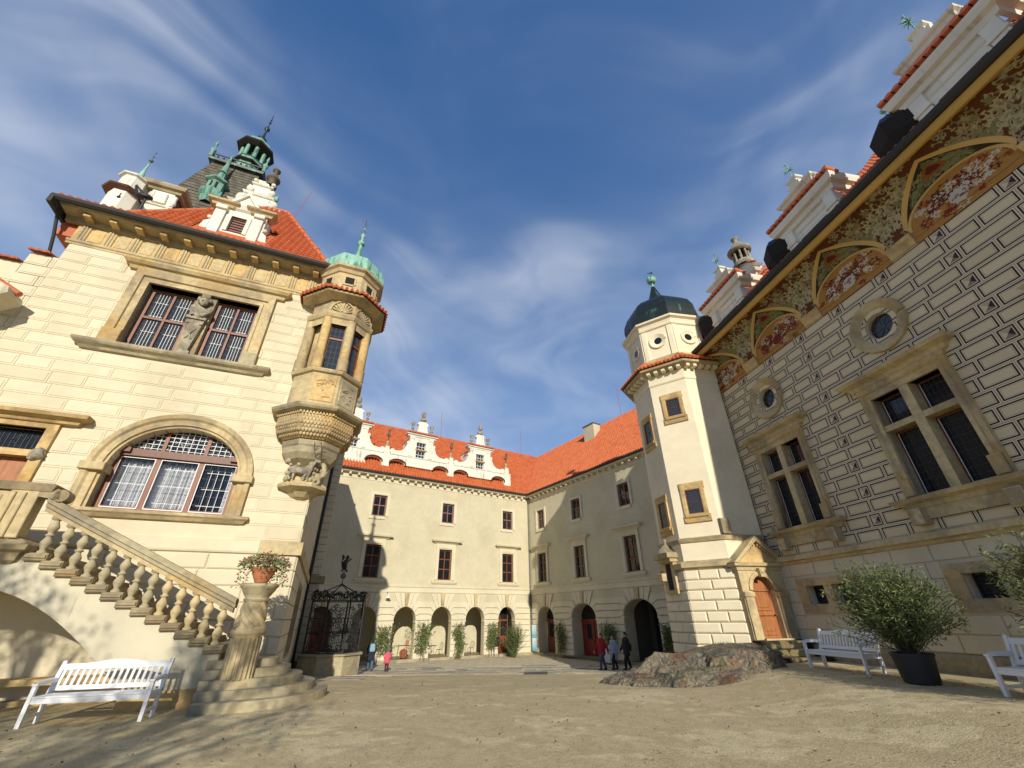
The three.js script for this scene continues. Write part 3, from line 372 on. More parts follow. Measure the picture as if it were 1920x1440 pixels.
  for (let i = 0; i < 8; i++) { const a = P8[i], b = P8[(i + 1) % 8], mid = [(a[0] + b[0]) / 2, -(a[1] + b[1]) / 2], ang = Math.atan2(mid[0] - cx, mid[1] - cz); if (Math.cos(ang) < -.3 && Math.sin(ang) < .3) continue; const place = g => { g = clean(g); g.rotateY(ang); g.translate(cx, 0, cz); return g; };
    const S = []; const pr = [[7.5, .105], [7.38, .118], [7.26, .115], [7.14, .085], [7.02, .045], [6.92, -.05]]; pr.forEach(([y, o], r) => { for (let k = -4; k <= 4; k++) { const x = (k + (r % 2) * .5) * .105 * (1 + o * .2); if (Math.abs(x) > .44) continue; const g = new THREE.SphereGeometry(.056, 6, 5); g.scale(1, 1.15, .35); g.rotateX(r > 2 ? .4 : 0); g.translate(x, y, ap + o); S.push(place(g)); } }); obj('scales', S, m.stone, bowl);
    const E = []; for (let k = -5; k <= 5; k++) E.push(place(bx(k * .1 - .03, k * .1 + .03, 7.56, 7.66, ap + .08, ap + .16))); obj('dentils', E, m.stone, bowl); }
  obj('lower_bowl', [D([[-.28, 6.72], [-.2, 6.78], [-.2, 6.62], [-.24, 6.56], [-.26, 6.38], [-.4, 6.2], [-.6, 6.08], [-.72, 6.0], [-.7, 5.92], [-.6, 5.86]], ap)], m.stoneG, or);
  obj('bracket_block', [D([[-.58, 5.9], [-.5, 5.8], [-.5, 5.5], [-.42, 5.46], [-.36, 5.38], [-.38, 5.3], [-.6, 5.24], [-.8, 5.05], [-1.0, 4.98]], ap)], m.stone, or);
  { // stag in relief on the bracket
    const G = [], z = .62, x0 = -.38; const S = (x, y, zz, r, sy, sx, sz) => hemiJit(sph(x, y, zz, r, sy, 12, sx, sz), .03, 16);
    G.push(S(x0, 5.78, z, .13, .95, 1.9, .8), S(x0 + .2, 5.83, z + .03, .13, 1.1, 1, .8), S(x0 - .22, 5.78, z, .13, 1.1, 1, .8), bar([x0 + .24, 5.86, z + .03], [x0 + .36, 6.08, z + .08], .08, 8, .055), S(x0 + .42, 6.1, z + .1, .07, .8, 1.5, .8), bar([x0 + .26, 5.75, z + .05], [x0 + .2, 5.5, z + .08], .045, 6, .028), bar([x0 + .2, 5.75, z], [x0 + .06, 5.5, z + .05], .045, 6, .028), bar([x0 - .26, 5.75, z], [x0 - .36, 5.62, z], .05, 6, .035), bar([x0 - .36, 5.62, z], [x0 - .28, 5.46, z + .03], .035, 6, .025), bar([x0 - .2, 5.72, z], [x0 - .2, 5.48, z + .05], .045, 6, .028), sph(x0 + .36, 6.17, z + .06, .03));
    obj('stag_relief', G, m.statue, or); const A = []; for (const s of [-1, 1]) A.push(tube([[x0 + .4, 6.16, z + .1], [x0 + .36 + s * .1, 6.4, z + .16], [x0 + .3 + s * .1, 6.72, z + .22]], .012, 5), bar([x0 + .37 + s * .08, 6.32, z + .13], [x0 + .5 + s * .05, 6.42, z + .2], .01), bar([x0 + .35 + s * .1, 6.45, z + .17], [x0 + .45 + s * .1, 6.58, z + .24], .01)); obj('antlers', A, m.statueD, or);
    const F = []; for (let k = 0; k < 26; k++) F.push(hemiJit(sph(x0 + rr(-.45, .65), rr(5.5, 6.15), z - rr(.02, .2) - .1 * Math.abs(rnd() - .5), rr(.04, .1), rr(.8, 1.4), 8), .08, 11, k)); for (let k = 0; k < 5; k++) F.push(hemiJit(sph(.18 + rr(-.06, .2), 5.5 + k * .14, .45 - k * .03, .11, 1.2, 9), .07, 12, k)); obj('foliage_relief', F, m.stoneG, or); }
}
// ---------- stepped wall left of the palace ----------
{
  const w = thing('stepped_wall', 'low stepped cream wall with red tile coping at left end of palace', 'wall', [-6.65, 0, -13.58], 22.5);
  const b = obj('wall', [bx(-11.9, -10.05, -1, 11.85, -.5, -.03), bx(-10.04, -9.31, -1, 12.35, -.5, -.04)], m.cream, w);
  courses(-11.9, -9.31, 3.72, 21, .4078, [[1.5, .95], [1.0, 1.4]], (a, c) => c > 11.85 ? [[-11.9, -10.04]] : [], (u, v, a, c) => obj('ashlar_block', ashlar(u, v, a, Math.min(c, 12.3), -.03, .03), m.cream, b));
  const g = makeTile(.2, .5, .05); for (let k = 0; k < 12; k++) { const x = -11.8 + k * .2, up = x > -10.05; const o = new THREE.Mesh(g, m.clay[2]); o.name = 'coping_tile'; o.rotation.x = -70 * RAD; o.position.set(x, up ? 12.36 : 11.86, .12); o.castShadow = true; w.add(o); }
  const p = obj('bracket_gable', [poly([[-9.95, 10.6], [-9.2, 10.25], [-9.15, 10.05], [-9.45, 9.8], [-9.95, 9.4]], .3, 1.0)], m.soft, w); obj('gable_tiles', [bar([-9.98, 10.72, .65], [-9.12, 10.25, .65], .09, 8)], m.clay[2], p);
}
// ---------- slate tower with copper lantern far behind ----------
{
  const t = thing('slate_tower', 'tall grey slate spire roof with green copper lantern behind the palace', 'tower', [-6.65, 0, -13.58], 22.5);
  const cx = -9.55, cz = -9.2;
  const W0 = 3.7, W1 = 1.35, y0 = 15, y1 = 28.2, c = [[-1, 1], [1, 1], [1, -1], [-1, -1]], P = [];
  for (let k = 0; k < 4; k++) { const a = c[k], b = c[(k + 1) % 4]; quad(P, [cx + a[0] * W0, y0, cz + a[1] * W0], [cx + b[0] * W0, y0, cz + b[1] * W0], [cx + b[0] * W1, y1, cz + b[1] * W1], [cx + a[0] * W1, y1, cz + a[1] * W1]); }
  obj('body', [bx(cx - 3.4, cx + 3.4, 0, 15, cz - 3.4 + .3, cz + 3.4 - .3)], m.cream, t); const sr = obj('slate_roof', tri(P), m.slate, t);
  { const R = []; for (let j = 0; j < 44; j++) { const v = (j + .5) / 44, hw = mix(W0, W1, v), y = mix(y0, y1, v); R.push(bx(cx - hw, cx + hw, y - .012, y + .012, cz + hw - .03, cz + hw + .03)); } obj('slate_courses', R, m.slate, sr); }
  obj('roof_cornice', [drum(cx, cz, W1, [[0, 28.1], [.25, 28.2], [.3, 28.35], [-.1, 28.5]], 0, 4)], m.copperD, t);
  const rl = []; for (let k = 0; k < 4; k++) for (let i = 0; i <= 9; i++) { const a = c[k], b = c[(k + 1) % 4], x = mix(a[0], b[0], i / 9) * 1.5, z = mix(a[1], b[1], i / 9) * 1.5; rl.push(bar([cx + x, 28.4, cz + z], [cx + x, 28.85, cz + z], .03), sph(cx + x, 28.62, cz + z, .07)); } rl.push(drum(cx, cz, 1.5, [[-.03, 28.82], [.03, 28.82], [.03, 28.9], [-.03, 28.9], [-.03, 28.82]], 0, 4)); obj('railing', rl, m.ironG, t);
  const ln = obj('lantern', [drum(cx, cz, .8, [[0, 28.3], [0, 29.9], [.1, 29.95], [.14, 30.1], [.02, 30.15], [.0, 30.5], [.08, 30.55], [-.2, 30.6]]), drum(cx, cz, .8, [[.02, 31.85], [.04, 32.0], [.2, 32.06], [.22, 32.2], [.1, 32.35], [.02, 32.75], [-.12, 33.0], [-.4, 33.15], [-.6, 33.2]])], m.copperT, t);
  for (let k = 0; k < 8; k++) { const a = (k + .5) / 8 * 2 * Math.PI; obj('lantern_post', bar([cx + .74 * Math.cos(a), 30.5, cz + .74 * Math.sin(a)], [cx + .74 * Math.cos(a), 31.95, cz + .74 * Math.sin(a)], .13, 6), m.copperT, ln); }
  obj('lantern_core', drum(cx, cz, .35, [[0, 30.5], [0, 31.9]]), m.dark, ln); obj('lantern_band', drum(cx, cz, .86, [[.0, 31.8], [.22, 31.95], [.3, 32.02], [.3, 32.16], [.1, 32.2]]), m.turret, ln); obj('lantern_band', drum(cx, cz, .86, [[.0, 29.9], [.14, 29.98], [.14, 30.1], [0, 30.14]]), m.turret, ln);
  obj('spire', [lathe([[.22, 33.1], [.2, 33.4], [.34, 33.5], [.36, 33.68], [.12, 33.85], [.07, 34.3], [.06, 34.9], [.17, 35.0], [.18, 35.2], [.05, 35.35], [.03, 35.7]], cx, 0, cz, 10), bar([cx, 35.5, cz], [cx, 37.0, cz], .03), sph(cx, 36.0, cz, .09), sph(cx, 36.35, cz, .07)], m.copperD, t);
  for (const s of [[-1, 1], [1, 1], [1, -1], [-1, -1]]) obj('corner_finial', [lathe([[.12, 28.4], [.1, 28.9], [.18, 29.0], [.16, 29.15], [.06, 29.25], [.05, 29.6], [.1, 29.7], [.02, 30.1]], cx + s[0] * 1.55, 0, cz + s[1] * 1.55, 8)], m.copperT, t);
  { const x = cx - .2, z = cz + 2.05, d = obj('copper_dormer', [drum(x, z, .46, [[-.1, 23.6], [.1, 24.2], [.1, 24.6], [-.05, 24.75], [-.05, 25.4], [.12, 25.5], [.14, 25.6], [-.25, 26.0], [-.3, 26.5], [-.2, 26.55], [-.3, 26.7], [-.36, 27.4], [-.43, 28.4]], 0, 6)], m.copperT, t); obj('dormer_opening', bx(x - .18, x + .18, 24.8, 25.3, z + .38, z + .43), m.dark, d); }
}
// ---------- outdoor staircase ----------
{
  const t = thing('staircase', 'weathered stone outdoor staircase with balustrade climbing left along palace wall', 'staircase', [-6.65, 0, -13.58], 22.5);
  const N = 17, rise = .1665, run = .322, x1 = -1.0, zf = 2.05; // step k top at y, going left
  const stepY = k => 1.14 + k * .152, stepX = k => x1 - k * run;
  // masonry cheek with arch underneath
  const top = []; for (let k = 0; k < 14; k++) { top.push([stepX(k), stepY(k) - .16], [stepX(k + 1), stepY(k) - .16]); }
  const outline = [[-1.0, -.3], ...top, [-9.4, 2.75], [-9.4, -.3]];
  const hole = [[-9.0, -.1], [-2.62, -.1], [-2.62, .35], ...Array.from({ length: 15 }, (_, i) => { const a = i / 14; return [-2.62 - .2 * a - 3.2 * a, .35 + 1.96 * Math.sin(a * Math.PI / 2)]; }), [-9.0, 2.31]];
  obj('cheek_wall', [poly(outline, zf - .28, zf, [hole]), poly([[-2.62, -.3], [-1.0, -.3], [-1.0, .5], [-2.62, 1.1]], .2, zf - .3)], m.soft, t);
  { const P = []; for (let i = 0; i < 14; i++) { const f = q => [-2.62 - 3.4 * q, .35 + 1.96 * Math.sin(q * Math.PI / 2)]; const a = f(i / 14), b = f((i + 1) / 14); quad(P, [...a, .1], [...b, .1], [...b, zf - .28], [...a, zf - .28]); } obj('vault', [tri(P), bx(-9.4, -6.0, 2.3, 2.45, .1, zf - .28)], m.soft, t); }
  obj('ledge_bench', [bx(-9, -2.75, .4, .52, .03, .62), bx(-9, -2.75, -.2, .1, .03, .3)], m.stoneY, t);
  obj('plinth', [rbx(-2.6, -1.05, -.3, .33, zf - .1, zf + .05)], m.stoneY, t);
  for (let k = 0; k < 14; k++) obj('step', [rbx(stepX(k + 1) - .02, stepX(k) + .05, stepY(k) - .16, stepY(k), .05, zf + .1, .02), mould(stepX(k + 1), stepX(k) + .03, [[0, stepY(k) - .12], [.03, stepY(k) - .1], [.03, stepY(k) - .05], [0, stepY(k) - .04]], zf + .1)], m.stoneD, t);
  const bal = ready(lathe([[.1, 0], [.1, .05], [.06, .08], [.055, .12], [.1, .24], [.105, .3], [.055, .42], [.05, .45], [.085, .48], [.085, .5], [.05, .53], [.055, .56], [.105, .68], [.1, .74], [.055, .86], [.06, .9], [.11, .93], [.11, 1.0]], 0, 0, 0, 14));
  for (let k = 0; k < 13; k++) { const o = obj('baluster', bal, k < 5 ? m.stone : m.stoneG, t); o.position.set(stepX(k) - run * .5 - .02, stepY(k), zf - .12); o.scale.set(1, .8, 1); }
  const ry = x => 2.12 - (x + .97) * .4755; // rail top
  obj('rail', [poly([[-.95, ry(-.95) - .02], [-5.3, ry(-5.3)], [-5.3, ry(-5.3) - .22], [-.95, ry(-.95) - .22]], zf - .3, zf + .06), poly([[-.95, ry(-.95) - .05], [-5.3, ry(-5.3) - .05], [-5.3, ry(-5.3) - .13], [-.95, ry(-.95) - .13]], zf - .34, zf + .11)], m.stoneG, t);
  obj('rail_cap', [poly([[-.98, ry(-.95) - .2], [-5.3, ry(-5.3) - .2], [-5.3, ry(-5.3) - .32], [-.98, ry(-.95) - .32]], zf - .24, zf)], m.stone, t);
  // landing with panelled parapet
  obj('landing', [bx(-9.4, -5.5, 2.72, 3.3, .03, zf + .02), hood(-9.4, -5.42, [[0, 2.72], [.1, 2.8], [.14, 2.95], [.24, 3.0], [.28, 3.1], [.1, 3.2], [0, 3.25]], zf, 1.2), hood(-9.4, -5.7, [[-.3, 2.2], [-.1, 2.35], [0, 2.55], [.06, 2.75], [-.3, 2.8]], zf, 1)], m.stoneD, t);
  const pp = obj('parapet', [bx(-9.4, -5.62, 3.2, 4.25, zf - .2, zf + .04), rbx(-6.0, -5.5, 3.25, 4.28, zf - .25, zf + .1)], m.stone, t);
  obj('parapet_cap', [hood(-9.4, -5.42, [[-.1, 4.25], [.12, 4.27], [.16, 4.34], [.2, 4.42], [.1, 4.46], [-.2, 4.47]], zf, .5)], m.stoneD, t);
  for (let k = 0; k < 3; k++) obj('parapet_panel', [rbx(-7.0 - k * 1.1, -6.12 - k * 1.1, 3.35, 4.15, zf + .04, zf + .065), (() => { const g = new THREE.TorusGeometry(.15, .03, 6, 20); g.scale(1, 1.25, 1); g.translate(-6.56 - k * 1.1, 3.72, zf + .07); return g; })()], m.stone, pp);
  obj('parapet_pilaster', [rbx(-5.98, -5.88, 3.25, 4.22, zf + .1, zf + .15), rbx(-5.8, -5.7, 3.25, 4.22, zf + .1, zf + .15)], m.stone, pp);
  obj('rail_scroll', [(() => { const g = new THREE.CylinderGeometry(.14, .14, .3, 14); g.rotateX(Math.PI / 2); g.translate(-5.1, 4.2, zf - .05); return g; })(), poly([[-5.5, 4.45], [-5.15, 4.33], [-5.1, 4.1], [-5.5, 4.15]], zf - .2, zf + .1)], m.stoneD, t);
  // newel: fluted shaft, twisted drum, urn pedestal bowl
  const nx = -.5, nz = 2.35;
  const nw = obj('newel', [lathe([[.0, -.05], [.46, -.05], [.46, .1], [.42, .14], [.42, .34], [.37, .38], [.37, .44], [.34, .48]], nx, 0, nz, 20), lathe([[.3, .46], [.3, 1.3], [.36, 1.34], [.38, 1.4], [.34, 1.46], [.3, 1.5]], nx, 0, nz, 28)], m.stone, t);
  obj('flutes', Array.from({ length: 20 }, (_, k) => { const a = k / 20 * 2 * Math.PI; return bar([nx + .305 * Math.cos(a), .5, nz + .305 * Math.sin(a)], [nx + .3 * Math.cos(a), 1.28, nz + .3 * Math.sin(a)], .032, 5); }), m.stone, nw);
  const tw = []; for (let k = 0; k < 5; k++) tw.push(tube(Array.from({ length: 9 }, (_, i) => { const a = k / 5 * 2 * Math.PI + i * .27, r = .29 - .012 * i; return [nx + r * Math.cos(a), 1.46 + i * .068, nz + r * Math.sin(a)]; }), .07, 7, 20)); obj('twisted_drum', [lathe([[.3, 1.44], [.26, 1.7], [.24, 2.02]], nx, 0, nz, 18), ...tw], m.stone, nw);
  obj('newel_cap', [lathe([[.24, 2.0], [.28, 2.04], [.28, 2.08], [.25, 2.1], [.3, 2.16], [.36, 2.26], [.38, 2.3], [.42, 2.34], [.42, 2.4], [0, 2.41]], nx, 0, nz, 24)], m.stoneG, nw);
  // quarter-round bottom steps
  [[1.72, .0], [1.42, .165], [1.12, .33], [.84, .495], [.56, .66]].forEach(([R, y], k) => { const cxs = -.25 - k * .02, czs = 1.5; const pts = [[-.85, 0], ...arcP(0, 0, R, R * .98, -62, 90, 22), [-.85, R * .98]].map(p => [cxs + p[0], p[1]]); const s = new THREE.Shape(pts.map(p => new THREE.Vector2(p[0], p[1]))); const g = new THREE.ExtrudeGeometry(s, { depth: .165 + (k ? 0 : .2) - .012, bevelEnabled: true, bevelThickness: .012, bevelSize: .012, bevelSegments: 1, curveSegments: 20 }); g.rotateX(Math.PI / 2); g.scale(1, 1, 1); g.translate(0, y + .165, czs - R * .0); obj('round_step', g, m.stoneG, t); });
}
// ================= ARCADE WING (far left) AND ENTRANCE WING (far right) =================
console.log('far wings');
function wingWindow(p, cx, mid, wall) {
  if (mid) {
    const w = windowPart(p, cx - .58, cx + .58, 4.36, 6.74, -.22, { xs: [cx], ys: [5.2, 5.98], fw: .085, fd: .08, mat: m.wood, pane: m.glass });
    obj('surround', [sweep([[cx + .6, 4.36], [cx + .6, 6.76], [cx - .6, 6.76], [cx - .6, 4.36]], [[0, -.2], [0, .04], [.06, .04], [.08, .09], [.3, .1], [.3, 0]], false, vert)], m.courtTrim, w);
    obj('hood', [bx(cx - .9, cx + .9, 7.06, 7.22, 0, .06), hood(cx - 1.0, cx + 1.0, [[0, 7.2], [.12, 7.23], [.18, 7.32], [.36, 7.36], [.4, 7.46], [0, 7.56]])], m.courtTrim, w);
    obj('sill', [hood(cx - .98, cx + .98, [[0, 4.02], [.08, 4.06], [.16, 4.18], [.18, 4.3], [0, 4.33]])], m.courtTrim, w);
  } else {
    const w = windowPart(p, cx - .55, cx + .55, 8.98, 10.62, -.2, { xs: [cx], ys: [9.85], fw: .08, fd: .08, mat: m.mauve, pane: m.glass });
    obj('surround', [sweep([[cx + .56, 8.96], [cx + .56, 10.64], [cx - .56, 10.64], [cx - .56, 8.96], [cx + .56, 8.96]], [[0, -.18], [0, .03], [.05, .08], [.24, .08], [.24, 0]], false, vert)], m.courtTrim, w);
  }
}
// radial rustication round arches: cs = [[centre, halfwidth, spring, rise]...]
function rustic(wall, cs, x0, x1, yb, yt) {
  const edge = [[x0, null], ...cs.map(c => [c[0], c]), [x1, null]];
  for (let i = 0; i + 1 < edge.length; i++) {
    const A = edge[i][1], B = edge[i + 1][1], ys = (A || B)[2];
    const P = (c, f, a, s) => [c[0] + s * c[1] * f * Math.cos(a * RAD), c[2] + (c[3] + c[1] * (f - 1)) * Math.sin(a * RAD)];
    const xl = A ? A[0] + A[1] : x0, xr = B ? B[0] - B[1] : x1; if (xr - xl < .15) continue;
    const g = .022, n = Math.round((ys - yb) / .41), h = (ys - yb) / n;
    for (let r = 0; r < n; r++) { const w = xr - xl, sp = w > 1.6 ? (r % 2 ? .38 : .62) : 0; for (const [a, b] of sp ? [[0, sp], [sp, 1]] : [[0, 1]]) obj('rustic_block', rbx(xl + w * a + (a ? g : .02), xl + w * b - (b < 1 ? g : .02), yb + r * h + g, yb + (r + 1) * h - g, 0, .085, .03), m.courtTrim, wall); }
    const as = [3, 21, 38, 54];
    for (let r = 0; r < 3; r++) {
      const a = as[r] + .8, b = as[r + 1] - .8, pts = [];
      const y0 = ys + .045 + r * .44, y1 = y0 + .395;
      if (A) { const q0 = P(A, 1.04, a, 1), q1 = P(A, 1.04, b, 1), o0 = P(A, 1.42, a, 1), o1 = P(A, 1.42, b, 1); pts.push([o0[0], y0 + .02], q0, q1, [o1[0] - .05, y1]); } else pts.push([x0 + .02, y0], [x0 + .02, y1]);
      if (B) { const q0 = P(B, 1.04, a, -1), q1 = P(B, 1.04, b, -1), o0 = P(B, 1.42, a, -1), o1 = P(B, 1.42, b, -1); pts.push([o1[0] + .05, y1], q1, q0, [o0[0], y0 + .02]); } else pts.push([x1 - .02, y1], [x1 - .02, y0]);
      obj('rustic_block', poly(pts, 0, .085), m.courtTrim, wall);
    }
  }
  for (const c of cs) {
    const P = (f, a) => [c[0] + c[1] * f * Math.cos(a * RAD), c[2] + (c[3] + c[1] * (f - 1)) * Math.sin(a * RAD)];
    for (const [a, b] of [[56, 70], [70, 83], [97, 110], [110, 124]]) { const q0 = P(1.04, a + .7), q1 = P(1.04, b - .7), t = yt - .1, k = (p, A) => [p[0] + (t - p[1]) / Math.tan(A * RAD) * .75, t]; obj('voussoir', poly([q0, q1, k(q1, b), k(q0, a)], 0, .085), m.courtTrim, wall); }
    obj('keystone', poly([P(1.0, 85), P(1.0, 95), [c[0] - .2, yt - .05], [c[0] + .2, yt - .05]], 0, .13), m.stone, wall);
    obj('arch_ring', sweep(arcP(c[0], c[2], c[1], c[3], 0, 180, 18), [[0, -.1], [0, .06], [.035, .06], [.035, -.1]], false, vert), m.courtTrim, wall);
    for (const s of [-1, 1]) obj('impost', rbx(c[0] + s * (c[1] + .12) - .16, c[0] + s * (c[1] + .12) + .16, c[2] - .12, c[2] + .02, -.45, .08, .015), m.courtTrim, wall);
  }
}
function dentils(p, x0, x1, y, n) { for (let k = 0; k < n; k++) { const x = mix(x0, x1, (k + .5) / n); obj('modillion', rbx(x - .09, x + .09, y, y + .2, .02, .38, .03), m.courtTrim, p); } }
{ // ---- arcade wing ----
  const t = thing('arcade_wing', 'cream arcade wing with red tile roof and white scrolled dormers at back left of courtyard', 'building', [1.54, 0, -43], 32.5);
  const cs = [-18.0, -14.93, -11.86, -8.81, -5.76, -2.65].map((c, i) => [c, i === 5 ? .86 : .89, 1.4, 1.0]), wx = [-15.0, -8.8, -2.5];
  const holes = [...cs.map(c => archP(c[0] - c[1], c[0] + c[1], -1.05, c[2], c[3])), ...wx.flatMap(x => [rect(x - .6, x + .6, 4.36, 6.76), rect(x - .56, x + .56, 8.96, 10.64)])];
  const wall = obj('wall', [poly(rect(-24, 0, -1.7, 12.1), -.5, 0, holes), bx(-24, 4, 3.25, 3.45, -6, -.5), bx(-24, 4, 8, 8.15, -6, -.5), bx(-24, 4, -1.7, 12.1, -6.3, -6), bx(-24.3, -24, -1.7, 12.1, -6, 0), bx(-24, 4, 12.1, 12.3, -6.3, -.02)], m.court, t);
  obj('arcade_back', [poly(rect(-24, 0, -1.05, 3.25), -3.4, -3.2, [rect(-13.2, -12.35, -.25, 1.75), rect(-9.8, -9.05, -.2, 1.75)])], m.court, t);
  obj('arcade_floor', [bx(-24, 0, -1.7, -1.05, -3.2, .12)], m.stoneG, t);
  for (const [a, b] of [[-13.2, -12.35], [-9.8, -9.05]]) windowPart(t, a, b, -.25, 1.75, -3.25, { fw: .13, fd: .12, mat: m.wood, pane: m.glass });
  { const d = obj('entrance_door', [bx(-3.5, -1.8, -1.05, 2.4, -1.25, -1.15), bx(-2.69, -2.61, -1.05, 2.3, -1.15, -1.1), rbx(-3.4, -2.75, -.9, .1, -1.15, -1.12), rbx(-2.55, -1.9, -.9, .1, -1.15, -1.12)], m.wood, t); obj('pane', bx(-3.4, -2.75, .2, 1.3, -1.15, -1.13), m.glass, d); obj('pane', bx(-2.55, -1.9, .2, 1.3, -1.15, -1.13), m.glass, d); obj('fanlight', bx(-3.4, -1.9, 1.45, 2.35, -1.15, -1.13), m.glass, d); }
  { const d = obj('arch_door', [bx(-18.9, -17.1, -1.05, 2.4, -.75, -.68)], m.woodD, t); obj('door_panel', rbx(-18.7, -18.05, -.9, .9, -.68, -.65), m.woodR, d); obj('door_panel', rbx(-17.95, -17.3, -.9, .9, -.68, -.65), m.woodR, d); }
  rustic(wall, cs, -19.8, -.25, -1.1, 3.42);
  for (const x of wx) { wingWindow(t, x, true); wingWindow(t, x, false); }
  obj('string_course', [mould(-24, -.1, [[0, 3.36], [.05, 3.38], [.07, 3.46], [.04, 3.5], [.04, 3.72], [.09, 3.78], [.1, 3.86], [0, 3.9]])], m.courtTrim, t);
  const co = obj('cornice', [mould(-24, -.4, [[0, 11.78], [.04, 11.8], [.04, 11.95], [.08, 12.2], [.42, 12.22], [.46, 12.3], [.5, 12.4], [0, 12.45]])], m.courtTrim, t); dentils(co, -19.6, -.6, 12.0, 27);
  obj('gutter', [mould(-24, -.5, [[.46, 12.34], [.58, 12.32], [.64, 12.4], [.62, 12.48], [.56, 12.44], [.5, 12.42]])], m.gutter, t);
  obj('drain_pipe', [bar([-.32, 12.3, .5], [-.12, 11.6, .12], .06), bar([-.12, 11.6, .12], [-.12, 3.5, .12], .055, 8), bar([-.12, 3.5, .12], [-.12, -1.1, .12], .055, 8)], m.gutterG, t);
  const rf = obj('roof', [tri([-24, 12.42, .5, -.5, 12.42, .5, 5, 18.82, -5, -24, 12.42, .5, 5, 18.82, -5, -24, 18.82, -5]), tri([-24, 18.82, -5, 5, 18.82, -5, 5, 12.4, -10, -24, 18.82, -5, 5, 12.4, -10, -24, 12.4, -10])], m.clay[2], t);
  const Vv = V(0, 6.4, -5.5), VL = Vv.length(); Vv.normalize();
  tileRoof(rf, V(0, 12.46, .56), V(1, 0, 0), Vv, -20.6, 5, 0, VL, .25, .35, (u, v) => u < -.5 + 5.5 * v / VL, (u, v) => v < .9);
  obj('ridge_tiles', tube([[-24, 18.86, -5], [5, 18.86, -5]], .1, 7, 60), m.clay[0], rf);
  obj('valley', tube([[-.5, 12.5, .52], [5, 18.86, -5]], .1, 6, 20), m.gutterG, rf);
  // parapet with eyelid arches and scrolled gables
  const zf = -.05, zb = -.4, gx = [-18.1, -11.95, -5.7], ox = [-15.05, -8.82, -2.55];
  const top = [[-20.5, 13.1]], eye = [];
  for (const x of ox) for (const s of [-1, 1]) eye.push(x + s * 1.05);
  const bot = []; for (const x of [-2.55, -8.82, -15.05]) { bot.push([x + .3, 13.2]); bot.push([x - .3, 13.2]); bot.push(...arcP(x - 1.05, 13.55, .7, .38, 0, 180, 8)); if (x > -15) bot.push(...arcP(x - 5.2, 13.55, .7, .38, 0, 180, 8)); }
  const pa = obj('parapet', [poly([[-19.5, 14.5], [-19.5, 13.2], [-16.8, 13.2], ...bot.slice().reverse(), [-2.1, 13.2], [-2.1, 14.45]], zb, zf), mould(-19.5, -2.1, [[0, 14.35], [.06, 14.38], [.08, 14.46], [-.3, 14.5]], zf)], m.white, t);
  for (const x of eye) if (x > -17 && x < -2) obj('eyelid_hood', sweep(arcP(x, 13.55, .72, .4, -5, 185, 12), [[0, -.1], [0, .1], [.07, .1], [.07, -.1]], false, vert), m.rust, pa);
  for (const x of gx) {
    const g = obj('gable_dormer', [poly([[x - 1.15, 14.4], [x + 1.15, 14.4], [x + 1.15, 16.55], [x - 1.15, 16.55]], zb, zf + .02, [rect(x - .45, x + .45, 14.45, 15.15), rect(x - .45, x + .45, 15.28, 15.95)]), poly([[x - 1.0, 14.2], [x + 1.0, 14.2], [x + 1.0, 16.4], [x - 1.0, 16.4]], -4, zb, [rect(x - .5, x + .5, 14.45, 15.95)])], m.white, t);
    for (const s of [-1, 1]) {
      obj('pilaster', [rbx(x + s * .95 - .2, x + s * .95 + .2, 14.5, 16.35, zf, zf + .09), rbx(x + s * .95 - .24, x + s * .95 + .24, 16.2, 16.4, zf, zf + .13)], m.white, g);
      const c = [[x + s * 1.15, 15.9], [x + s * 1.3, 15.75], [x + s * 1.4, 15.45], [x + s * 1.55, 15.1], [x + s * 1.85, 14.85], [x + s * 2.3, 14.78], [x + s * 2.75, 14.82], [x + s * 2.75, 14.45], [x + s * 1.15, 14.45]];
      const vg = new THREE.CylinderGeometry(.24, .24, .42, 16); vg.rotateX(Math.PI / 2); vg.translate(x + s * 2.62, 14.68, -.2); const v2 = new THREE.CylinderGeometry(.13, .13, .4, 12); v2.rotateX(Math.PI / 2); v2.translate(x + s * 1.28, 15.78, -.2);
      obj('scroll', [poly(c, zb, zf + .04), vg, v2], m.white, g);
      obj('urn', lathe([[.16, 16.85], [.16, 17.0], [.1, 17.05], [.1, 17.25], [.16, 17.3], [.08, 17.4], [.07, 17.5], [.15, 17.62], [.17, 17.8], [.2, 17.88], [0, 17.9]], x + s * .95, 0, -.2, 12), m.statue, g);
    }
    windowPart(t, x - .45, x + .45, 14.45, 15.15, zf - .2, { xs: [x - .15, x + .15], ys: [14.8], fw: .04, fd: .04, mat: m.grille, pane: m.glassB, name: 'dormer_window' }); windowPart(t, x - .45, x + .45, 15.28, 15.95, zf - .2, { xs: [x - .15, x + .15], ys: [15.6], fw: .04, fd: .04, mat: m.grille, pane: m.glassB, name: 'dormer_window' });
    obj('transom', rbx(x - .55, x + .55, 15.16, 15.27, zf - .1, zf + .12), m.stoneY, g);
    obj('gable_cornice', [hood(x - 1.3, x + 1.3, [[0, 16.4], [.08, 16.44], [.1, 16.55], [.22, 16.6], [.24, 16.68], [0, 16.72]], zf, .5)], m.white, g);
    for (let k = 0; k < 13; k++) { const c = new THREE.CylinderGeometry(.11, .13, .45, 7, 1); c.rotateX(1.25); c.translate(x - 1.38 + k * .23, 16.76, zf + .08); obj('cornice_tile', c, m.clay[2], g); }
    obj('gable_top', [poly([[x - .75, 16.75], [x + .75, 16.75], [x + .5, 17.1], [x + .42, 17.7], [x + .55, 17.8], [x + .5, 17.95], [x + .2, 18.1], [x - .2, 18.1], [x - .5, 17.95], [x - .55, 17.8], [x - .42, 17.7], [x - .5, 17.1]], zb + .05, zf)], m.white, g);
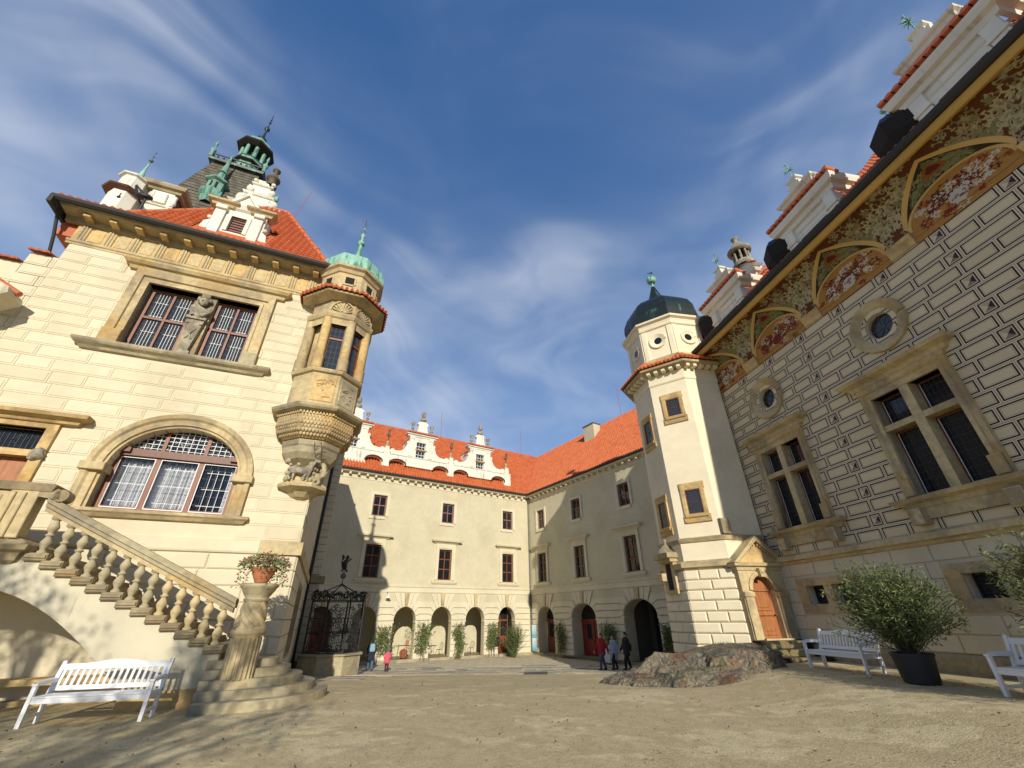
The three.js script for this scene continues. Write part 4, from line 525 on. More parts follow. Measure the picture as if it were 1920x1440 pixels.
    obj('bust', [hemiJit(sph(x, 18.3, -.2, .3, .8, 12), .12, 7, x), hemiJit(sph(x, 18.85, -.18, .2, 1.35, 12), .1, 10, x), hemiJit(sph(x, 19.05, -.2, .2, .7, 10), .1, 9, x)], m.statue, g);
    obj('dormer_roof', [tri([x - 1.05, 16.4, zb, x - 1.05, 16.4, -3.4, x, 17.3, -4.2, x - 1.05, 16.4, zb, x, 17.3, -4.2, x, 17.3, zb, x + 1.05, 16.4, zb, x + 1.05, 16.4, -3.4, x, 17.3, -4.2, x + 1.05, 16.4, zb, x, 17.3, -4.2, x, 17.3, zb])], m.clay[1], g);
  }
  for (const x of ox) { const o = obj('obelisk_pedestal', [rbx(x - .3, x + .3, 13.2, 14.3, zb, zf + .1), poly([[x - .26, 14.3], [x + .26, 14.3], [x + .17, 15.05], [x - .17, 15.05]], -.4, .0)], m.white, t); obj('finial', lathe([[.18, 15.05], [.2, 15.12], [.1, 15.2], [.07, 15.3], [.16, 15.42], [.14, 15.52], [.06, 15.6]], x, 0, -.2, 10), m.stone, o); obj('statuette', [bar([x, 15.6, -.2], [x, 15.9, -.2], .05), hemiJit(sph(x, 16.2, -.2, .15, 1.9, 10), .14, 9, x), hemiJit(sph(x, 16.6, -.2, .1, 1, 8), .06, 9), bar([x, 16.3, -.2], [x + .16, 16.75, -.15], .03), bar([x, 16.3, -.2], [x - .17, 16.1, -.12], .03)], m.statueD, o); }
  for (const [x, h] of [[-8.1, 3.2], [2.6, 3.4]]) obj('lightning_rod', bar([x, 18.8, -5], [x - .05, 18.8 + h, -5], .022), m.red, t);
}
{ // ---- entrance wing ----
  const t = thing('entrance_wing', 'shaded cream wing with large arched doorways at back right of courtyard', 'building', [1.54, 0, -43], -57.5);
  const cs = [[2.23, 1.18, 1.4, 1.02], [7.2, 1.42, 1.5, 1.02], [13.0, 1.5, 1.6, 1.05]], wx = [2.05, 7.3, 13.0];
  const holes = [...cs.map(c => archP(c[0] - c[1], c[0] + c[1], -1.05, c[2], c[3])), ...wx.flatMap(x => [rect(x - .6, x + .6, 4.36, 6.76), rect(x - .56, x + .56, 8.96, 10.64)])];
  const wall = obj('wall', [poly(rect(0, 23, -1.7, 12.1), -.95, 0, holes), bx(-.5, 23, 3.25, 3.45, -6, -.95), bx(-.5, 23, 8, 8.15, -6, -.95), bx(-.5, 23, -1.7, 12.1, -6.3, -6), bx(23, 23.3, -1.7, 12.1, -6, 0), bx(-.5, 23, 12.1, 12.3, -6.3, -.02)], m.court, t);
  obj('floor', bx(0, 23, -1.7, -1.05, -6, -.0), m.stoneG, t);
  rustic(wall, cs, .25, 19, -1.05, 3.42);
  for (const x of wx) { wingWindow(t, x, true); wingWindow(t, x, false); }
  cs.slice(0, 2).forEach((c, i) => { const d = obj(i ? 'red_door' : 'wooden_door', [bx(c[0] - c[1], c[0] + c[1], -1.05, 2.6, -1.05, -.97), bx(c[0] - .04, c[0] + .04, -1.05, 1.3, -.97, -.9), bx(c[0] - c[1], c[0] + c[1], 1.25, 1.38, -.97, -.88)], i ? m.woodR : m.wood, t); for (const s of [-1, 1]) { obj('pane', rbx(c[0] + s * .55 - .3, c[0] + s * .55 + .3, .1, 1.1, -.97, -.95), m.glass, d); obj('door_panel', rbx(c[0] + s * .55 - .36, c[0] + s * .55 + .36, -.9, -.05, -.97, -.94), i ? m.woodR : m.wood, d); } obj('fanlight', bx(c[0] - c[1] + .1, c[0] + c[1] - .1, 1.42, 2.5, -.965, -.95), m.glass, d); if (i) tag(d, 'dark red double door'); });
  { const d = obj('passage_door', [bx(11.9, 12.0, -1.05, 2.1, -2.6, -2.5), bx(13.0, 13.1, -1.05, 2.1, -2.6, -2.5), bx(12.0, 13.0, 1.0, 1.12, -2.6, -2.5), bx(12.0, 13.0, -1.05, -.1, -2.6, -2.52), bx(12.0, 13.0, 2.0, 2.1, -2.6, -2.5)], m.iron, t); obj('pane', bx(12.0, 13.0, -.1, 2.0, -2.57, -2.56), m.glass, d); }
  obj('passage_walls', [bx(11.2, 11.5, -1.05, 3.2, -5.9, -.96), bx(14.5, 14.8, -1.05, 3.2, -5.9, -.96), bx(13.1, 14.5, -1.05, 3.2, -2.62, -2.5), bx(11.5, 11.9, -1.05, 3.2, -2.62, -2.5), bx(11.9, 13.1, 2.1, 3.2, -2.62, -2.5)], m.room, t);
  obj('string_course', [mould(.1, 22, [[0, 3.36], [.05, 3.38], [.07, 3.46], [.04, 3.5], [.04, 3.72], [.09, 3.78], [.1, 3.86], [0, 3.9]])], m.courtTrim, t);
  const co = obj('cornice', [mould(.4, 22.5, [[0, 11.78], [.04, 11.8], [.04, 11.95], [.08, 12.2], [.42, 12.22], [.46, 12.3], [.5, 12.4], [0, 12.45]])], m.courtTrim, t); dentils(co, .6, 19.6, 12.0, 27);
  obj('gutter', [mould(.5, 22.5, [[.46, 12.34], [.58, 12.32], [.64, 12.4], [.62, 12.48], [.56, 12.44], [.5, 12.42]])], m.gutter, t);
  const rf = obj('roof', [tri([.5, 12.42, .5, 23, 12.42, .5, 23, 18.82, -5, .5, 12.42, .5, 23, 18.82, -5, -5, 18.82, -5]), tri([-5, 18.82, -5, 23, 18.82, -5, 23, 12.4, -10, -5, 18.82, -5, 23, 12.4, -10, -5, 12.4, -10])], m.clay[2], t);
  const Vv = V(0, 6.4, -5.5), VL = Vv.length(); Vv.normalize();
  tileRoof(rf, V(0, 12.46, .56), V(1, 0, 0), Vv, -5, 22, 0, VL, .25, .35, (u, v) => u > .5 - 5.5 * v / VL, (u, v) => v < .9);
  obj('ridge_tiles', tube([[-5, 18.86, -5], [23, 18.86, -5]], .1, 7, 60), m.clay[0], rf);
  const ch = obj('chimney', [bx(5.6, 7.1, 15.5, 18.8, -4.3, -3.4)], m.court, t); obj('chimney_cap', bx(5.52, 7.18, 18.8, 18.9, -4.38, -3.32), m.gutterG, ch);
  obj('lightning_rod', bar([9.6, 18.8, -5], [9.4, 22.6, -5], .022), m.red, t);
}
{ // rusticated pilaster strip and rear end of the palace side wall
  const t = thing('corner_pier', 'tall shaded rusticated pier between palace side wall and arcade wing', 'pier', [-6.65, 0, -13.58], 22.5);
  const b = obj('pier_core', [bx(-3, .64, -1.5, 12.4, -14.5, -13.35)], m.cream, t);
  for (let r = 0; r < 22; r++) obj('rustic_block', rbx(.02, .66, 3.85 + r * .41, 4.24 + r * .41, -13.35, -13.28, .02), m.creamC, b);
  for (let r = 0; r < 9; r++) obj('rustic_block', rbx(.02, .7, -.3 + r * .41, .09 + r * .41, -13.35, -13.2, .02), m.creamC, b);
  obj('pier_cap', [bx(-.1, .92, 3.42, 3.75, -14.4, -13.05)], m.stoneD, t); obj('pier_base', bx(-.2, .84, -1.5, -.3, -14.4, -13.1), m.stoneD, t);
  obj('drain_pipe', [bar([.12, 13.5, -13.1], [.12, 3.6, -13.1], .07, 8), bar([.12, 3.6, -13.0], [.15, -1, -13.0], .06, 8)], m.iron, t);
}
// ================= OCTAGONAL STAIR TOWER =================
console.log('tower and right palace');
{
  const t = thing('stair_tower', 'cream octagonal stair tower with dark copper onion dome on the right', 'tower', [8.84, 0, -19.57], 10.3);
  const ap = 2.07, D = (pr, a = ap, r = 0) => drum(0, 0, a, pr, r), side = 2 * ap * Math.tan(22.5 * RAD);
  const F = phi => g => { g = clean(g); g.rotateY(phi * RAD); return g; };
  const lit = F(-45), left = F(-90), right = F(0);
  const sh = obj('shaft', [D([[0, 3.4], [0, 12.4]]), D([[.06, -1], [.02, 3.3]]), D([[-ap, 3.45], [0, 3.45]])], m.tower, t);
  obj('string_course', [D([[0, 4.22], [.05, 4.25], [.08, 4.33], [.1, 4.4], [0, 4.44]])], m.stone, t);
  obj('ledge', [D([[0, 3.22], [.1, 3.26], [.2, 3.3], [.22, 3.46], [.18, 3.5], [0, 3.56]])], m.stone, t);
  obj('upper_string', [D([[0, 11.62], [.04, 11.66], [.06, 11.74], [.02, 11.8], [.03, 12.2], [0, 12.2]])], m.tower, t);
  for (const [P, w, dx] of [[lit, 2 * (ap + .04) * Math.tan(22.5 * RAD), 0], [left, 2 * (ap + .04) * Math.tan(22.5 * RAD), 0], [right, .0, 0], [F(-135), 1.75, 0]]) for (let r = 0; r < 10 && w; r++) { const h = .362, y1 = 3.2 - r * h, y0 = y1 - h + .012, e = .012 * (r + 1) * .35, n = r % 2 ? [0, .52, 1] : [0, .3, .7, 1], x0 = -w / 2 - e - .045, x1 = w / 2 + e + .045; for (let k = 0; k + 1 < n.length; k++) obj('rustic_block', P(pillow(mix(x0, x1, n[k]) + .006, mix(x0, x1, n[k + 1]) - .006, y0, y1, ap + .02 + e, .09, .05)), m.tower, sh); }
  // windows
  const tw = (P, y0, y1, dx = 0) => { const z = ap; const s = obj('window_surround', [P(sweep([[dx + .31, y0], [dx + .31, y1], [dx - .31, y1], [dx - .31, y0]], [[0, z - .1], [0, z + .06], [.06, z + .08], [.17, z + .08], [.17, z]], false, vert)), P(rbx(dx - .52, dx + .52, y1 + .02, y1 + .3, z, z + .07)), P(rbx(dx - .54, dx + .54, y0 - .34, y0 - .04, z, z + .07)), P(rbx(dx - .46, dx + .46, y0 - .14, y0, z, z + .12)), P(bx(dx - .31, dx + .31, y0, y1, z + .002, z + .006))], m.stoneY, t);
    const w = obj('window', [[-.31, -.27], [.27, .31]].map(([a, b]) => P(bx(dx + a, dx + b, y0, y1, z + .006, z + .04))).concat([P(bx(dx - .27, dx + .27, y0, y0 + .04, z + .006, z + .038)), P(bx(dx - .27, dx + .27, y1 - .04, y1, z + .006, z + .038)), P(bx(dx - .2, dx + .2, (y0 + y1) / 2 - .008, (y0 + y1) / 2 + .008, z + .012, z + .03))]), m.wood, t); obj('pane', P(bx(dx - .27, dx + .27, y0 + .04, y1 - .04, z + .007, z + .012)), m.glass, w);
    const L = []; for (let i = 0; i < 4; i++) for (let j = 0; j < (y1 - y0) / .125 - .5; j++) { const g = new THREE.TorusGeometry(.05, .007, 3, 8); g.translate(dx - .2 + i * .125 + (j % 2) * .06 - .02, y0 + .1 + j * .112, z + .014); if (y0 + .16 + j * .112 < y1) L.push(P(g)); } obj('bullseye_leading', L, m.grille.clone(), w).material.color.setRGB(.14, .15, .16); };
  tw(lit, 9.84, 10.74, .06); tw(lit, 5.34, 6.36, .06); tw(left, 9.0, 10.1, 0); tw(left, 5.0, 6.1, 0);
  // eave with modillions and tile skirt
  const ev = obj('tower_eave', [D([[0, 12.2], [.1, 12.26], [.48, 12.36], [.5, 12.46], [.3, 12.6], [.06, 13.15], [-.1, 13.2]])], m.stone, t);
  for (const P of [lit, left, right]) for (let k = -2; k <= 2; k++) obj('modillion', P(rbx(k * .37 - .09, k * .37 + .09, 12.18, 12.34, ap + .04, ap + .36, .02)), m.tower, ev);
  { const g = makeTile(.2, .64, .09); for (const phi of [0, -45, -90, -135, 45]) for (let k = -5; k <= 5; k++) { const a = phi * RAD, o = new THREE.Mesh(g, m.clay[k & 1 ? 2 : 3]); o.name = 'roof_tile'; o.castShadow = o.receiveShadow = true; const r = ap + .54, s = k * .2; o.rotation.order = 'YXZ'; o.rotation.set(-48 * RAD, a, 0); o.position.set(Math.sin(a) * r + Math.cos(a) * s, 12.5, Math.cos(a) * r - Math.sin(a) * s); ev.add(o); } }
  // drum with oculi, cornice and onion dome
  const dr = obj('drum', [D([[-.1, 13.0], [-.1, 15.1]]), D([[-.1, 15.0], [-.02, 15.06], [0, 15.16], [-.02, 15.2], [.02, 15.34], [.16, 15.42], [.18, 15.52], [-.2, 15.58]])], m.tower, t);
  for (const P of [lit, left, right]) { obj('corner_pilaster', [P(rbx(-.8, -.55, 13.1, 15.0, ap - .1, ap - .04)), P(rbx(.55, .8, 13.1, 15.0, ap - .1, ap - .04))], m.tower, dr);
    const o = obj('oculus', P(sweep(arcP(0, 14.25, .2, .2, 0, 360, 20), [[0, ap - .14], [0, ap - .1], [.1, ap - .06], [.2, ap - .02], [.24, ap - .02], [.24, ap - .1]], false, vert)), m.tower, dr); obj('oculus_glass', P((() => { const g = new THREE.CircleGeometry(.2, 20); g.translate(0, 14.25, ap - .095); return g; })()), m.glass, dr); }
  obj('onion_dome', D([[-.2, 15.56], [-.12, 15.8], [-.06, 16.2], [-.1, 16.6], [-.3, 17.1], [-.7, 17.55], [-1.15, 17.85], [-1.5, 18.15], [-1.7, 18.55], [-1.84, 19.0], [-1.97, 19.45]]), m.copperD, t);
  obj('finial', [lathe([[.08, 19.4], [.12, 19.5], [.05, 19.6], [.06, 19.75]], 0, 0, 0, 8), sph(0, 20.02, 0, .3, 1, 16)], m.copper, t); obj('weather_vane', [bar([0, 20.3, 0], [0, 20.75, 0], .015), bar([-.18, 20.6, 0], [.18, 20.64, 0], .02), sph(.12, 20.68, 0, .06)], m.copperD, t);
  // little corbelled window bay on the shaded face
  { const b = obj('niche_bay', [left(bx(-.55, .35, 2.4, 3.75, ap, ap + .22)), left(rbx(-.7, .5, 3.75, 3.95, ap, ap + .5)), left(rbx(-.62, .42, 3.6, 3.76, ap, ap + .36)), left(rbx(-.75, -.3, 2.9, 3.2, ap, ap + .45))], m.stone, t); obj('bay_roof', left((() => { const g = new THREE.CylinderGeometry(.06, .62, .4, 4); g.rotateY(Math.PI / 4); g.scale(1, 1, .8); g.translate(-.1, 4.15, ap + .15); return g; })()), m.stoneG, b); obj('bay_finial', left(lathe([[.06, 4.3], [.05, 4.4], [.08, 4.52], [0, 4.56]], -.1, 0, ap + .15, 8)), m.stoneG, b); obj('bay_opening', left(bx(-.28, .12, 2.55, 3.55, ap + .2, ap + .225)), m.dark, b); }
  // portal
  { const z = ap, X = s => s - side / 2, c = X(.84); const p = obj('portal', [poly([[X(-.02), .2], [X(1.9), .2], [X(1.9), 3.1], [X(-.02), 3.1]], z - .1, z + .34, [archP(c - .45, c + .45, .9, 2.42, .5)])], m.stone, t);
    obj('pilaster', [rbx(X(.0), X(.34), .85, 2.28, z + .34, z + .42), rbx(X(-.04), X(.38), 2.2, 2.36, z + .34, z + .46)], m.stone, p); obj('pilaster', [rbx(X(1.36), X(1.7), .85, 2.28, z + .34, z + .42), rbx(X(1.32), X(1.74), 2.2, 2.36, z + .34, z + .46)], m.stone, p);
    obj('archivolt', sweep(arcP(c, 2.42, .45, .5, 0, 180, 16), [[0, z + .1], [0, z + .4], [.08, z + .42], [.13, z + .4], [.13, z + .3]], false, vert), m.stone, p); obj('keystone', [poly([[c - .08, 2.86], [c + .08, 2.86], [c + .11, 3.16], [c - .11, 3.16]], z + .3, z + .56), sph(c, 3.05, z + .52, .1)], m.stone, p);
    obj('entablature', [hood(X(-.02), X(1.9), [[0, 3.08], [.04, 3.1], [.06, 3.2], [.16, 3.24], [.2, 3.34], [0, 3.38]], z + .34, .5)], m.stone, p);
    const pd = obj('pediment', [poly([[X(-.1), 3.36], [X(1.95), 3.36], [c + .1, 4.2]], z - .1, z + .36)], m.stoneY, p); const px = c + .1; obj('raking_cornice', [poly([[X(-.22), 3.36], [X(-.05), 3.36], [px, 4.14], [X(1.9), 3.36], [X(2.06), 3.36], [px, 4.32]], z - .1, z + .56)], m.stone, pd);
    const L = []; for (let k = 0; k < 9; k++) for (const s of [0, 1]) { const q = (k + .6) / 9.5, x = s ? mix(X(1.86), px, q) : mix(X(0), px, q), y = mix(3.38, 4.08, q); L.push(bx(x - .03, x + .03, y - .05, y + .01, z + .36, z + .46)); } obj('dentils', L, m.stone, pd);
    const d = obj('door', [poly(archP(c - .45, c + .45, .9, 2.42, .5), z + .02, z + .08), rbx(c - .33, c + .33, 1.75, 2.35, z + .08, z + .11), rbx(c - .22, c + .22, 1.85, 2.25, z + .11, z + .125), rbx(c - .33, c + .33, .98, 1.55, z + .08, z + .11), rbx(c - .2, c + .2, 1.1, 1.43, z + .11, z + .125), bx(c - .45, c + .45, 1.6, 1.66, z + .08, z + .14), bx(c - .45, c + .45, 2.4, 2.46, z + .08, z + .13)], m.woodL, t); obj('handle', sph(c + .36, 1.62, z + .16, .03), m.iron, d);
    [[-.1, 2.05, .62, .85, .62], [-.25, 2.2, .42, .62, 1.0], [-.35, 2.5, .1, .42, 1.4]].forEach(([a, b, y0, y1, o]) => obj('doorstep', rbx(X(a), X(b), y0, y1 - .004, z + .3, z + .3 + o, .02), m.moss, t)); obj('threshold', bx(c - .55, c + .55, .84, .9, z - .05, z + .55), m.stone, t);
    obj('corner_block', bx(X(-.06), X(.3), 4.46, 5.05, z - .1, z + .14), m.stoneD, t); }
}
// ================= RIGHT PALACE WITH SGRAFFITO =================
function canvasTex(w, h, draw) { const c = document.createElement('canvas'); c.width = w; c.height = h; draw(c.getContext('2d'), w, h); const t = new THREE.CanvasTexture(c); t.colorSpace = THREE.SRGBColorSpace; t.wrapS = t.wrapT = THREE.RepeatWrapping; return t; }
const sgraffito = canvasTex(1024, 1536, (g, W, H) => {
  const R = mulberry(3), k = W / 5, row = .4195; g.fillStyle = '#cfc3a6'; g.fillRect(0, 0, W, H);
  for (let i = 0; i < 5000; i++) { g.fillStyle = `rgba(${R() > .5 ? '90,75,55' : '245,235,210'},${.03 * R()})`; const s = 4 + 30 * R(); g.fillRect(W * R(), H * R(), s, s * .6); }
  const block = (x0, x1, y0, y1, dia) => { for (const sh of [0, 5, -5]) { const X0 = (x0 + sh) * k, X1 = (x1 + sh) * k, Y0 = H - y1 * k, Y1 = H - y0 * k; if (X1 < 0 || X0 > W) continue; const i = 9;
    g.fillStyle = '#eadfc6'; g.fillRect(X0 + 1, Y0 + 1, X1 - X0 - 2, Y1 - Y0 - 2); g.strokeStyle = 'rgba(70,58,48,.5)'; g.lineWidth = 1.4; g.strokeRect(X0, Y0, X1 - X0, Y1 - Y0);
    const tone = 204 + 14 * R() | 0; g.fillStyle = `rgb(${tone + 8},${tone - 6},${tone - 36})`; g.fillRect(X0 + i, Y0 + i, X1 - X0 - 2 * i, Y1 - Y0 - 2 * i);
    g.strokeStyle = '#2a2030'; g.lineWidth = 7; g.strokeRect(X0 + i, Y0 + i, X1 - X0 - 2 * i, Y1 - Y0 - 2 * i); g.lineWidth = 1.1; g.strokeStyle = 'rgba(60,45,45,.65)'; g.strokeRect(X0 + i + 9, Y0 + i + 9, X1 - X0 - 2 * i - 18, Y1 - Y0 - 2 * i - 18);
    if (dia) { const cx = (X0 + X1) / 2, cy = (Y0 + Y1) / 2, a = X0 + i + 9, b = X1 - i - 9, c = Y0 + i + 9, d = Y1 - i - 9; const T3 = (p, col) => { g.fillStyle = col; g.beginPath(); g.moveTo(cx, cy); g.lineTo(...p[0]); g.lineTo(...p[1]); g.closePath(); g.fill(); }; T3([[a, c], [b, c]], '#b9ad95'); T3([[b, c], [b, d]], '#352a38'); T3([[a, d], [b, d]], '#8b8074'); T3([[a, c], [a, d]], '#d8cdb4'); } } };
  for (let r = 0; r < 18; r++) { const y0 = r * row, y1 = y0 + row - .02, even = (17 - r) % 2 === 0, U = 5 / 3, c0 = 2.14; if (even) for (let j = 0; j < 3; j++) { const x = c0 + j * U; const dia = r === 17 || j === 0; if (dia) { block(x - .2, x + .2, y0, y1, true); block(x + .22, x + U - .22, y0, y1); } else { block(x - .2, x + .62, y0, y1); block(x + .64, x + U - .22, y0, y1); } } else for (let j = 0; j < 6; j++) block(c0 + j * U / 2 + .01, c0 + (j + 1) * U / 2 - .01, y0, y1); }
});
function scrolls(g, R, x, y, s, cols, n) { for (let i = 0; i < n; i++) { const cx = x + (R() - .5) * s * 2, cy = y + (R() - .5) * s * 1.3, r = s * (.12 + .2 * R()), a0 = R() * 6.28, dir = R() > .5 ? 1 : -1, col = cols[R() * cols.length | 0]; g.strokeStyle = g.fillStyle = col; g.lineWidth = s * .05; g.lineCap = 'round'; g.beginPath(); for (let q = 0; q <= 22; q++) { const t = q / 22, rr2 = r * (1 - .85 * t), a = a0 + dir * t * 7; const X = cx + rr2 * Math.cos(a), Y = cy + rr2 * Math.sin(a); q ? g.lineTo(X, Y) : g.moveTo(X, Y); } g.stroke(); for (let q = 0; q < 6; q++) { const a = a0 + dir * q * .9, rr2 = r * (1 - .1 * q) * 1.15, X = cx + rr2 * Math.cos(a), Y = cy + rr2 * Math.sin(a); g.beginPath(); g.ellipse(X, Y, s * .1, s * .045, a + .6 * dir, 0, 6.3); g.fill(); } } }
const coveTex = canvasTex(1024, 512, (g, W, H) => { const R = mulberry(11); g.fillStyle = '#6d3a18'; g.fillRect(0, 0, W, H); for (let i = 0; i < 1500; i++) { g.fillStyle = `rgba(${R() > .5 ? '120,40,20' : '60,50,20'},.2)`; g.fillRect(R() * W, R() * H, 5, 5); }
  for (let j = 0; j < 9; j++) for (let i = 0; i < 90; i++) { if (j > 0 && j < 8) continue; g.fillStyle = j % 2 ? '#b9a778' : '#8d2d1c'; g.fillRect(i * 11.4, j ? H - 26 : 8, 6, 12); }
  const cols = ['#b7ae86', '#a59d78', '#c6bd96', '#8f8d63']; for (let i = 0; i < 54; i++) scrolls(g, R, W * (.5 + (R() - .5) * (.9 - .2 * R())), H * (.2 + .6 * R()), 190, cols, 2); });
const lunTex = [21, 34, 55].map(s => canvasTex(512, 384, (g, W, H) => { const R = mulberry(s); g.fillStyle = '#c08d45'; g.fillRect(0, 0, W, H); for (let i = 0; i < 900; i++) { g.fillStyle = `rgba(${R() > .5 ? '205,150,80' : '150,100,40'},.25)`; g.fillRect(R() * W, R() * H, 14, 8); }
  const cols = ['#7c2416', '#8e3320', '#d8cdb6', '#e2d8c4', '#5b2a16', '#9a5a24']; for (let i = 0; i < 44; i++) { const a = R() * 6.28, d = R() * 140; scrolls(g, R, W * .5 + d * 1.25 * Math.cos(a), H * .55 + d * .8 * Math.sin(a), 120, cols, 2); }
  g.fillStyle = s === 34 ? '#8a2a1c' : '#d9d0bf'; g.beginPath(); g.ellipse(W * .5, H * .66, 46, 58, .1, 0, 6.3); g.fill(); scrolls(g, R, W * .5, H * .66, 40, ['#7c2416', '#5b1d14'], 8); g.strokeStyle = '#4a2a18'; g.lineWidth = 3; g.beginPath(); g.moveTo(0, H * .86); g.lineTo(W, H * .86); g.stroke(); }));
const vaultTex = canvasTex(512, 256, (g, W, H) => { const R = mulberry(8); g.fillStyle = '#3c3119'; g.fillRect(0, 0, W, H); scrolls(g, R, W * .5, H * .5, 150, ['#8a8d62', '#73784f', '#9c9a70'], 46); g.fillStyle = '#a5622a'; g.beginPath(); g.ellipse(W / 2, H / 2, 60, 60, 0, 0, 6.3); g.fill(); g.fillStyle = '#6b2c17'; g.beginPath(); g.ellipse(W / 2, H / 2, 34, 34, 0, 0, 6.3); g.fill(); });
{
  const t = thing('sgraffito_palace', 'shaded palace wall with painted block pattern, oculi and frescoed eaves on the right', 'palace', [12.99, 0, -2.36], -79.7);
  const S0 = -17.2, S1 = 6.0, wc = [-13.42, -8.42, -3.42], oc = wc.map(x => x + .17);
  const holes = wc.flatMap(x => [rect(x - 1.0, x + 1.0, 4.45, 7.45)]).concat(oc.map(x => arcP(x, 9.5, .42, .42, 0, 350, 24)), wc.flatMap(x => [rect(x - .88, x - .12, 1.93, 2.5), rect(x + .2, x + .95, 1.93, 2.5)]));
  const wall = obj('wall', [poly(rect(S0, S1, -.6, 12.9), -.5, 0, holes), bx(S0, S1, -.6, 12.9, -9.3, -9), bx(S0 - .3, S0, -.6, 12.9, -9, 0), bx(S1, S1 + .3, -.6, 12.9, -9, 0), bx(S0, S1, 12.9, 13.1, -9.3, .5), bx(S0, S1, 3.1, 3.3, -9, -.5)], m.creamC, t);
  const uvFlat = (g, fu, fv) => { g = g.index ? g.toNonIndexed() : g; const p = g.attributes.position, uv = new Float32Array(p.count * 2); for (let i = 0; i < p.count; i++) { uv[2 * i] = fu(p.getX(i), p.getY(i), p.getZ(i)); uv[2 * i + 1] = fv(p.getX(i), p.getY(i), p.getZ(i)); } g.setAttribute('uv', new THREE.BufferAttribute(uv, 2)); return g; };
  obj('sgraffito_plaster', uvFlat(poly(rect(S0, S1, 3.5, 11.06), 0, .006, holes.slice(0, 6)), x => (x + 10.87 + 2.14) / 5, (x, y) => (y - 3.5) / 7.5), M([.92, .88, .78], .9, sgraffito, bmp(.003)), wall, true);
  // ashlar base
  courses(S0, S1, .74, 6, .418, [[1.02], [.86, 1.1]], (a, b) => b > 1.75 && a < 2.7 ? wc.map(x => [x - 1.27, x + 1.3]) : [], (u, v, a, b) => obj('ashlar_block', rbx(u, v, a, Math.min(b, 3.24), 0, .035, .02), m.creamC, wall), .02);
  obj('plinth', [mould(S0, S1, [[0, -.6], [.14, -.6], [.14, .62], [.06, .72], [0, .74]])], m.stoneD, t);
  obj('string_course', [mould(S0, S1, [[0, 3.22], [.06, 3.25], [.1, 3.32], [.2, 3.36], [.2, 3.5], [.14, 3.54], [0, 3.58]])], m.stone, t);
  wc.forEach((x, i) => {
    const w = obj('window_surround', [sweep([[x + 1.0, 4.45], [x + 1.0, 7.45], [x - 1.0, 7.45], [x - 1.0, 4.45]], [[0, -.35], [0, .1], [.1, .1], [.12, .06], [.2, .06], [.24, .12], [.27, .14], [.27, 0]], false, vert), bx(x - .13, x + .13, 4.45, 7.45, -.3, .08), bx(x - 1, x - .13, 6.38, 6.55, -.3, .07), bx(x + .13, x + 1, 6.38, 6.55, -.3, .07)], m.stone, t);
    obj('hood', [bx(x - 1.3, x + 1.3, 7.72, 7.86, 0, .12), hood(x - 1.28, x + 1.28, [[0, 7.82], [.14, 7.86], [.18, 7.98], [.36, 8.06], [.42, 8.16], [0, 8.26]])], m.stone, w);
    obj('sill', [hood(x - 1.36, x + 1.36, [[0, 4.12], [.1, 4.14], [.14, 4.26], [.28, 4.32], [.32, 4.42], [0, 4.47]]), rbx(x - 1.3, x - .95, 3.72, 4.14, 0, .3), rbx(x + .95, x + 1.3, 3.72, 4.14, 0, .3), bx(x - .95, x + .95, 3.85, 4.14, 0, .08)], m.stone, w);
    obj('jamb_foot', [rbx(x - 1.24, x - .96, 4.47, 4.95, .05, .2)], m.stone, w); obj('jamb_foot', [rbx(x + .96, x + 1.24, 4.47, 4.95, .05, .2)], m.stone, w);
    for (const s of [-1, 1]) for (const [a, b] of [[4.47, 6.36], [6.56, 7.44]]) { const x0 = s < 0 ? x - .99 : x + .14, x1 = s < 0 ? x - .14 : x + .99; windowPart(t, x0, x1, a, b, -.3, { fw: .06, fd: .06, mat: m.woodD, pane: m.glass, lead: [.13, .2] }); obj('white_bead', [bx(x0 + .06, x0 + .075, a + .06, b - .06, -.235, -.225), bx(x0 + .06, x1 - .06, a + .06, a + .075, -.234, -.226)], m.grille, w); }
    const o = obj('oculus', [sweep(arcP(oc[i], 9.5, .4, .4, 0, 360, 36), [[0, -.3], [0, -.12], [.2, .04], [.34, .12], [.4, .13], [.46, .1], [.47, 0]], false, vert)], m.stone, t);
    const cg = new THREE.CircleGeometry(.42, 28); cg.translate(oc[i], 9.5, -.2); obj('oculus_glass', cg, i === 1 ? m.glassB : m.glass, o); const L = []; for (let k = 0; k < 8; k++) { const a = k * .785; L.push(tube([[oc[i], 9.5, -.19], [oc[i] + .2 * Math.cos(a + .3), 9.5 + .2 * Math.sin(a + .3), -.185], [oc[i] + .37 * Math.cos(a), 9.5 + .37 * Math.sin(a), -.19]], .012, 4)); } obj('oculus_leading', L, m.gutterG, o);
    const c = obj('cellar_surround', [poly(rect(x - 1.27, x + 1.3, 1.66, 2.74), 0, .07, [rect(x - .88, x - .12, 1.93, 2.5), rect(x + .2, x + .95, 1.93, 2.5)])], m.stone, t); for (const [a, b] of [[x - .88, x - .12], [x + .2, x + .95]]) windowPart(t, a, b, 1.93, 2.5, -.3, { fw: .05, fd: .05, mat: m.iron, pane: m.glass, name: 'cellar_window', lead: [.1, .1] });
  });
  // eaves: painted cove with lunettes
  const cl = Array.from({ length: 7 }, (_, k) => -15.13 + 3.38 * k), HW = 1.3, co = q => [.03 + .93 * (1 - Math.cos(q * Math.PI / 2)), 11.5 + 1.32 * Math.sin(q * Math.PI / 2)];
  const tb = s => { let b = 0; for (const c of cl) { const x = Math.abs(s - c); if (x < HW) b = .74 * Math.pow(1 - x / HW, .62); } return b; };
  const yw = x => 11.4 + .87 * Math.sqrt(Math.max(0, 1 - (x / HW) ** 2));
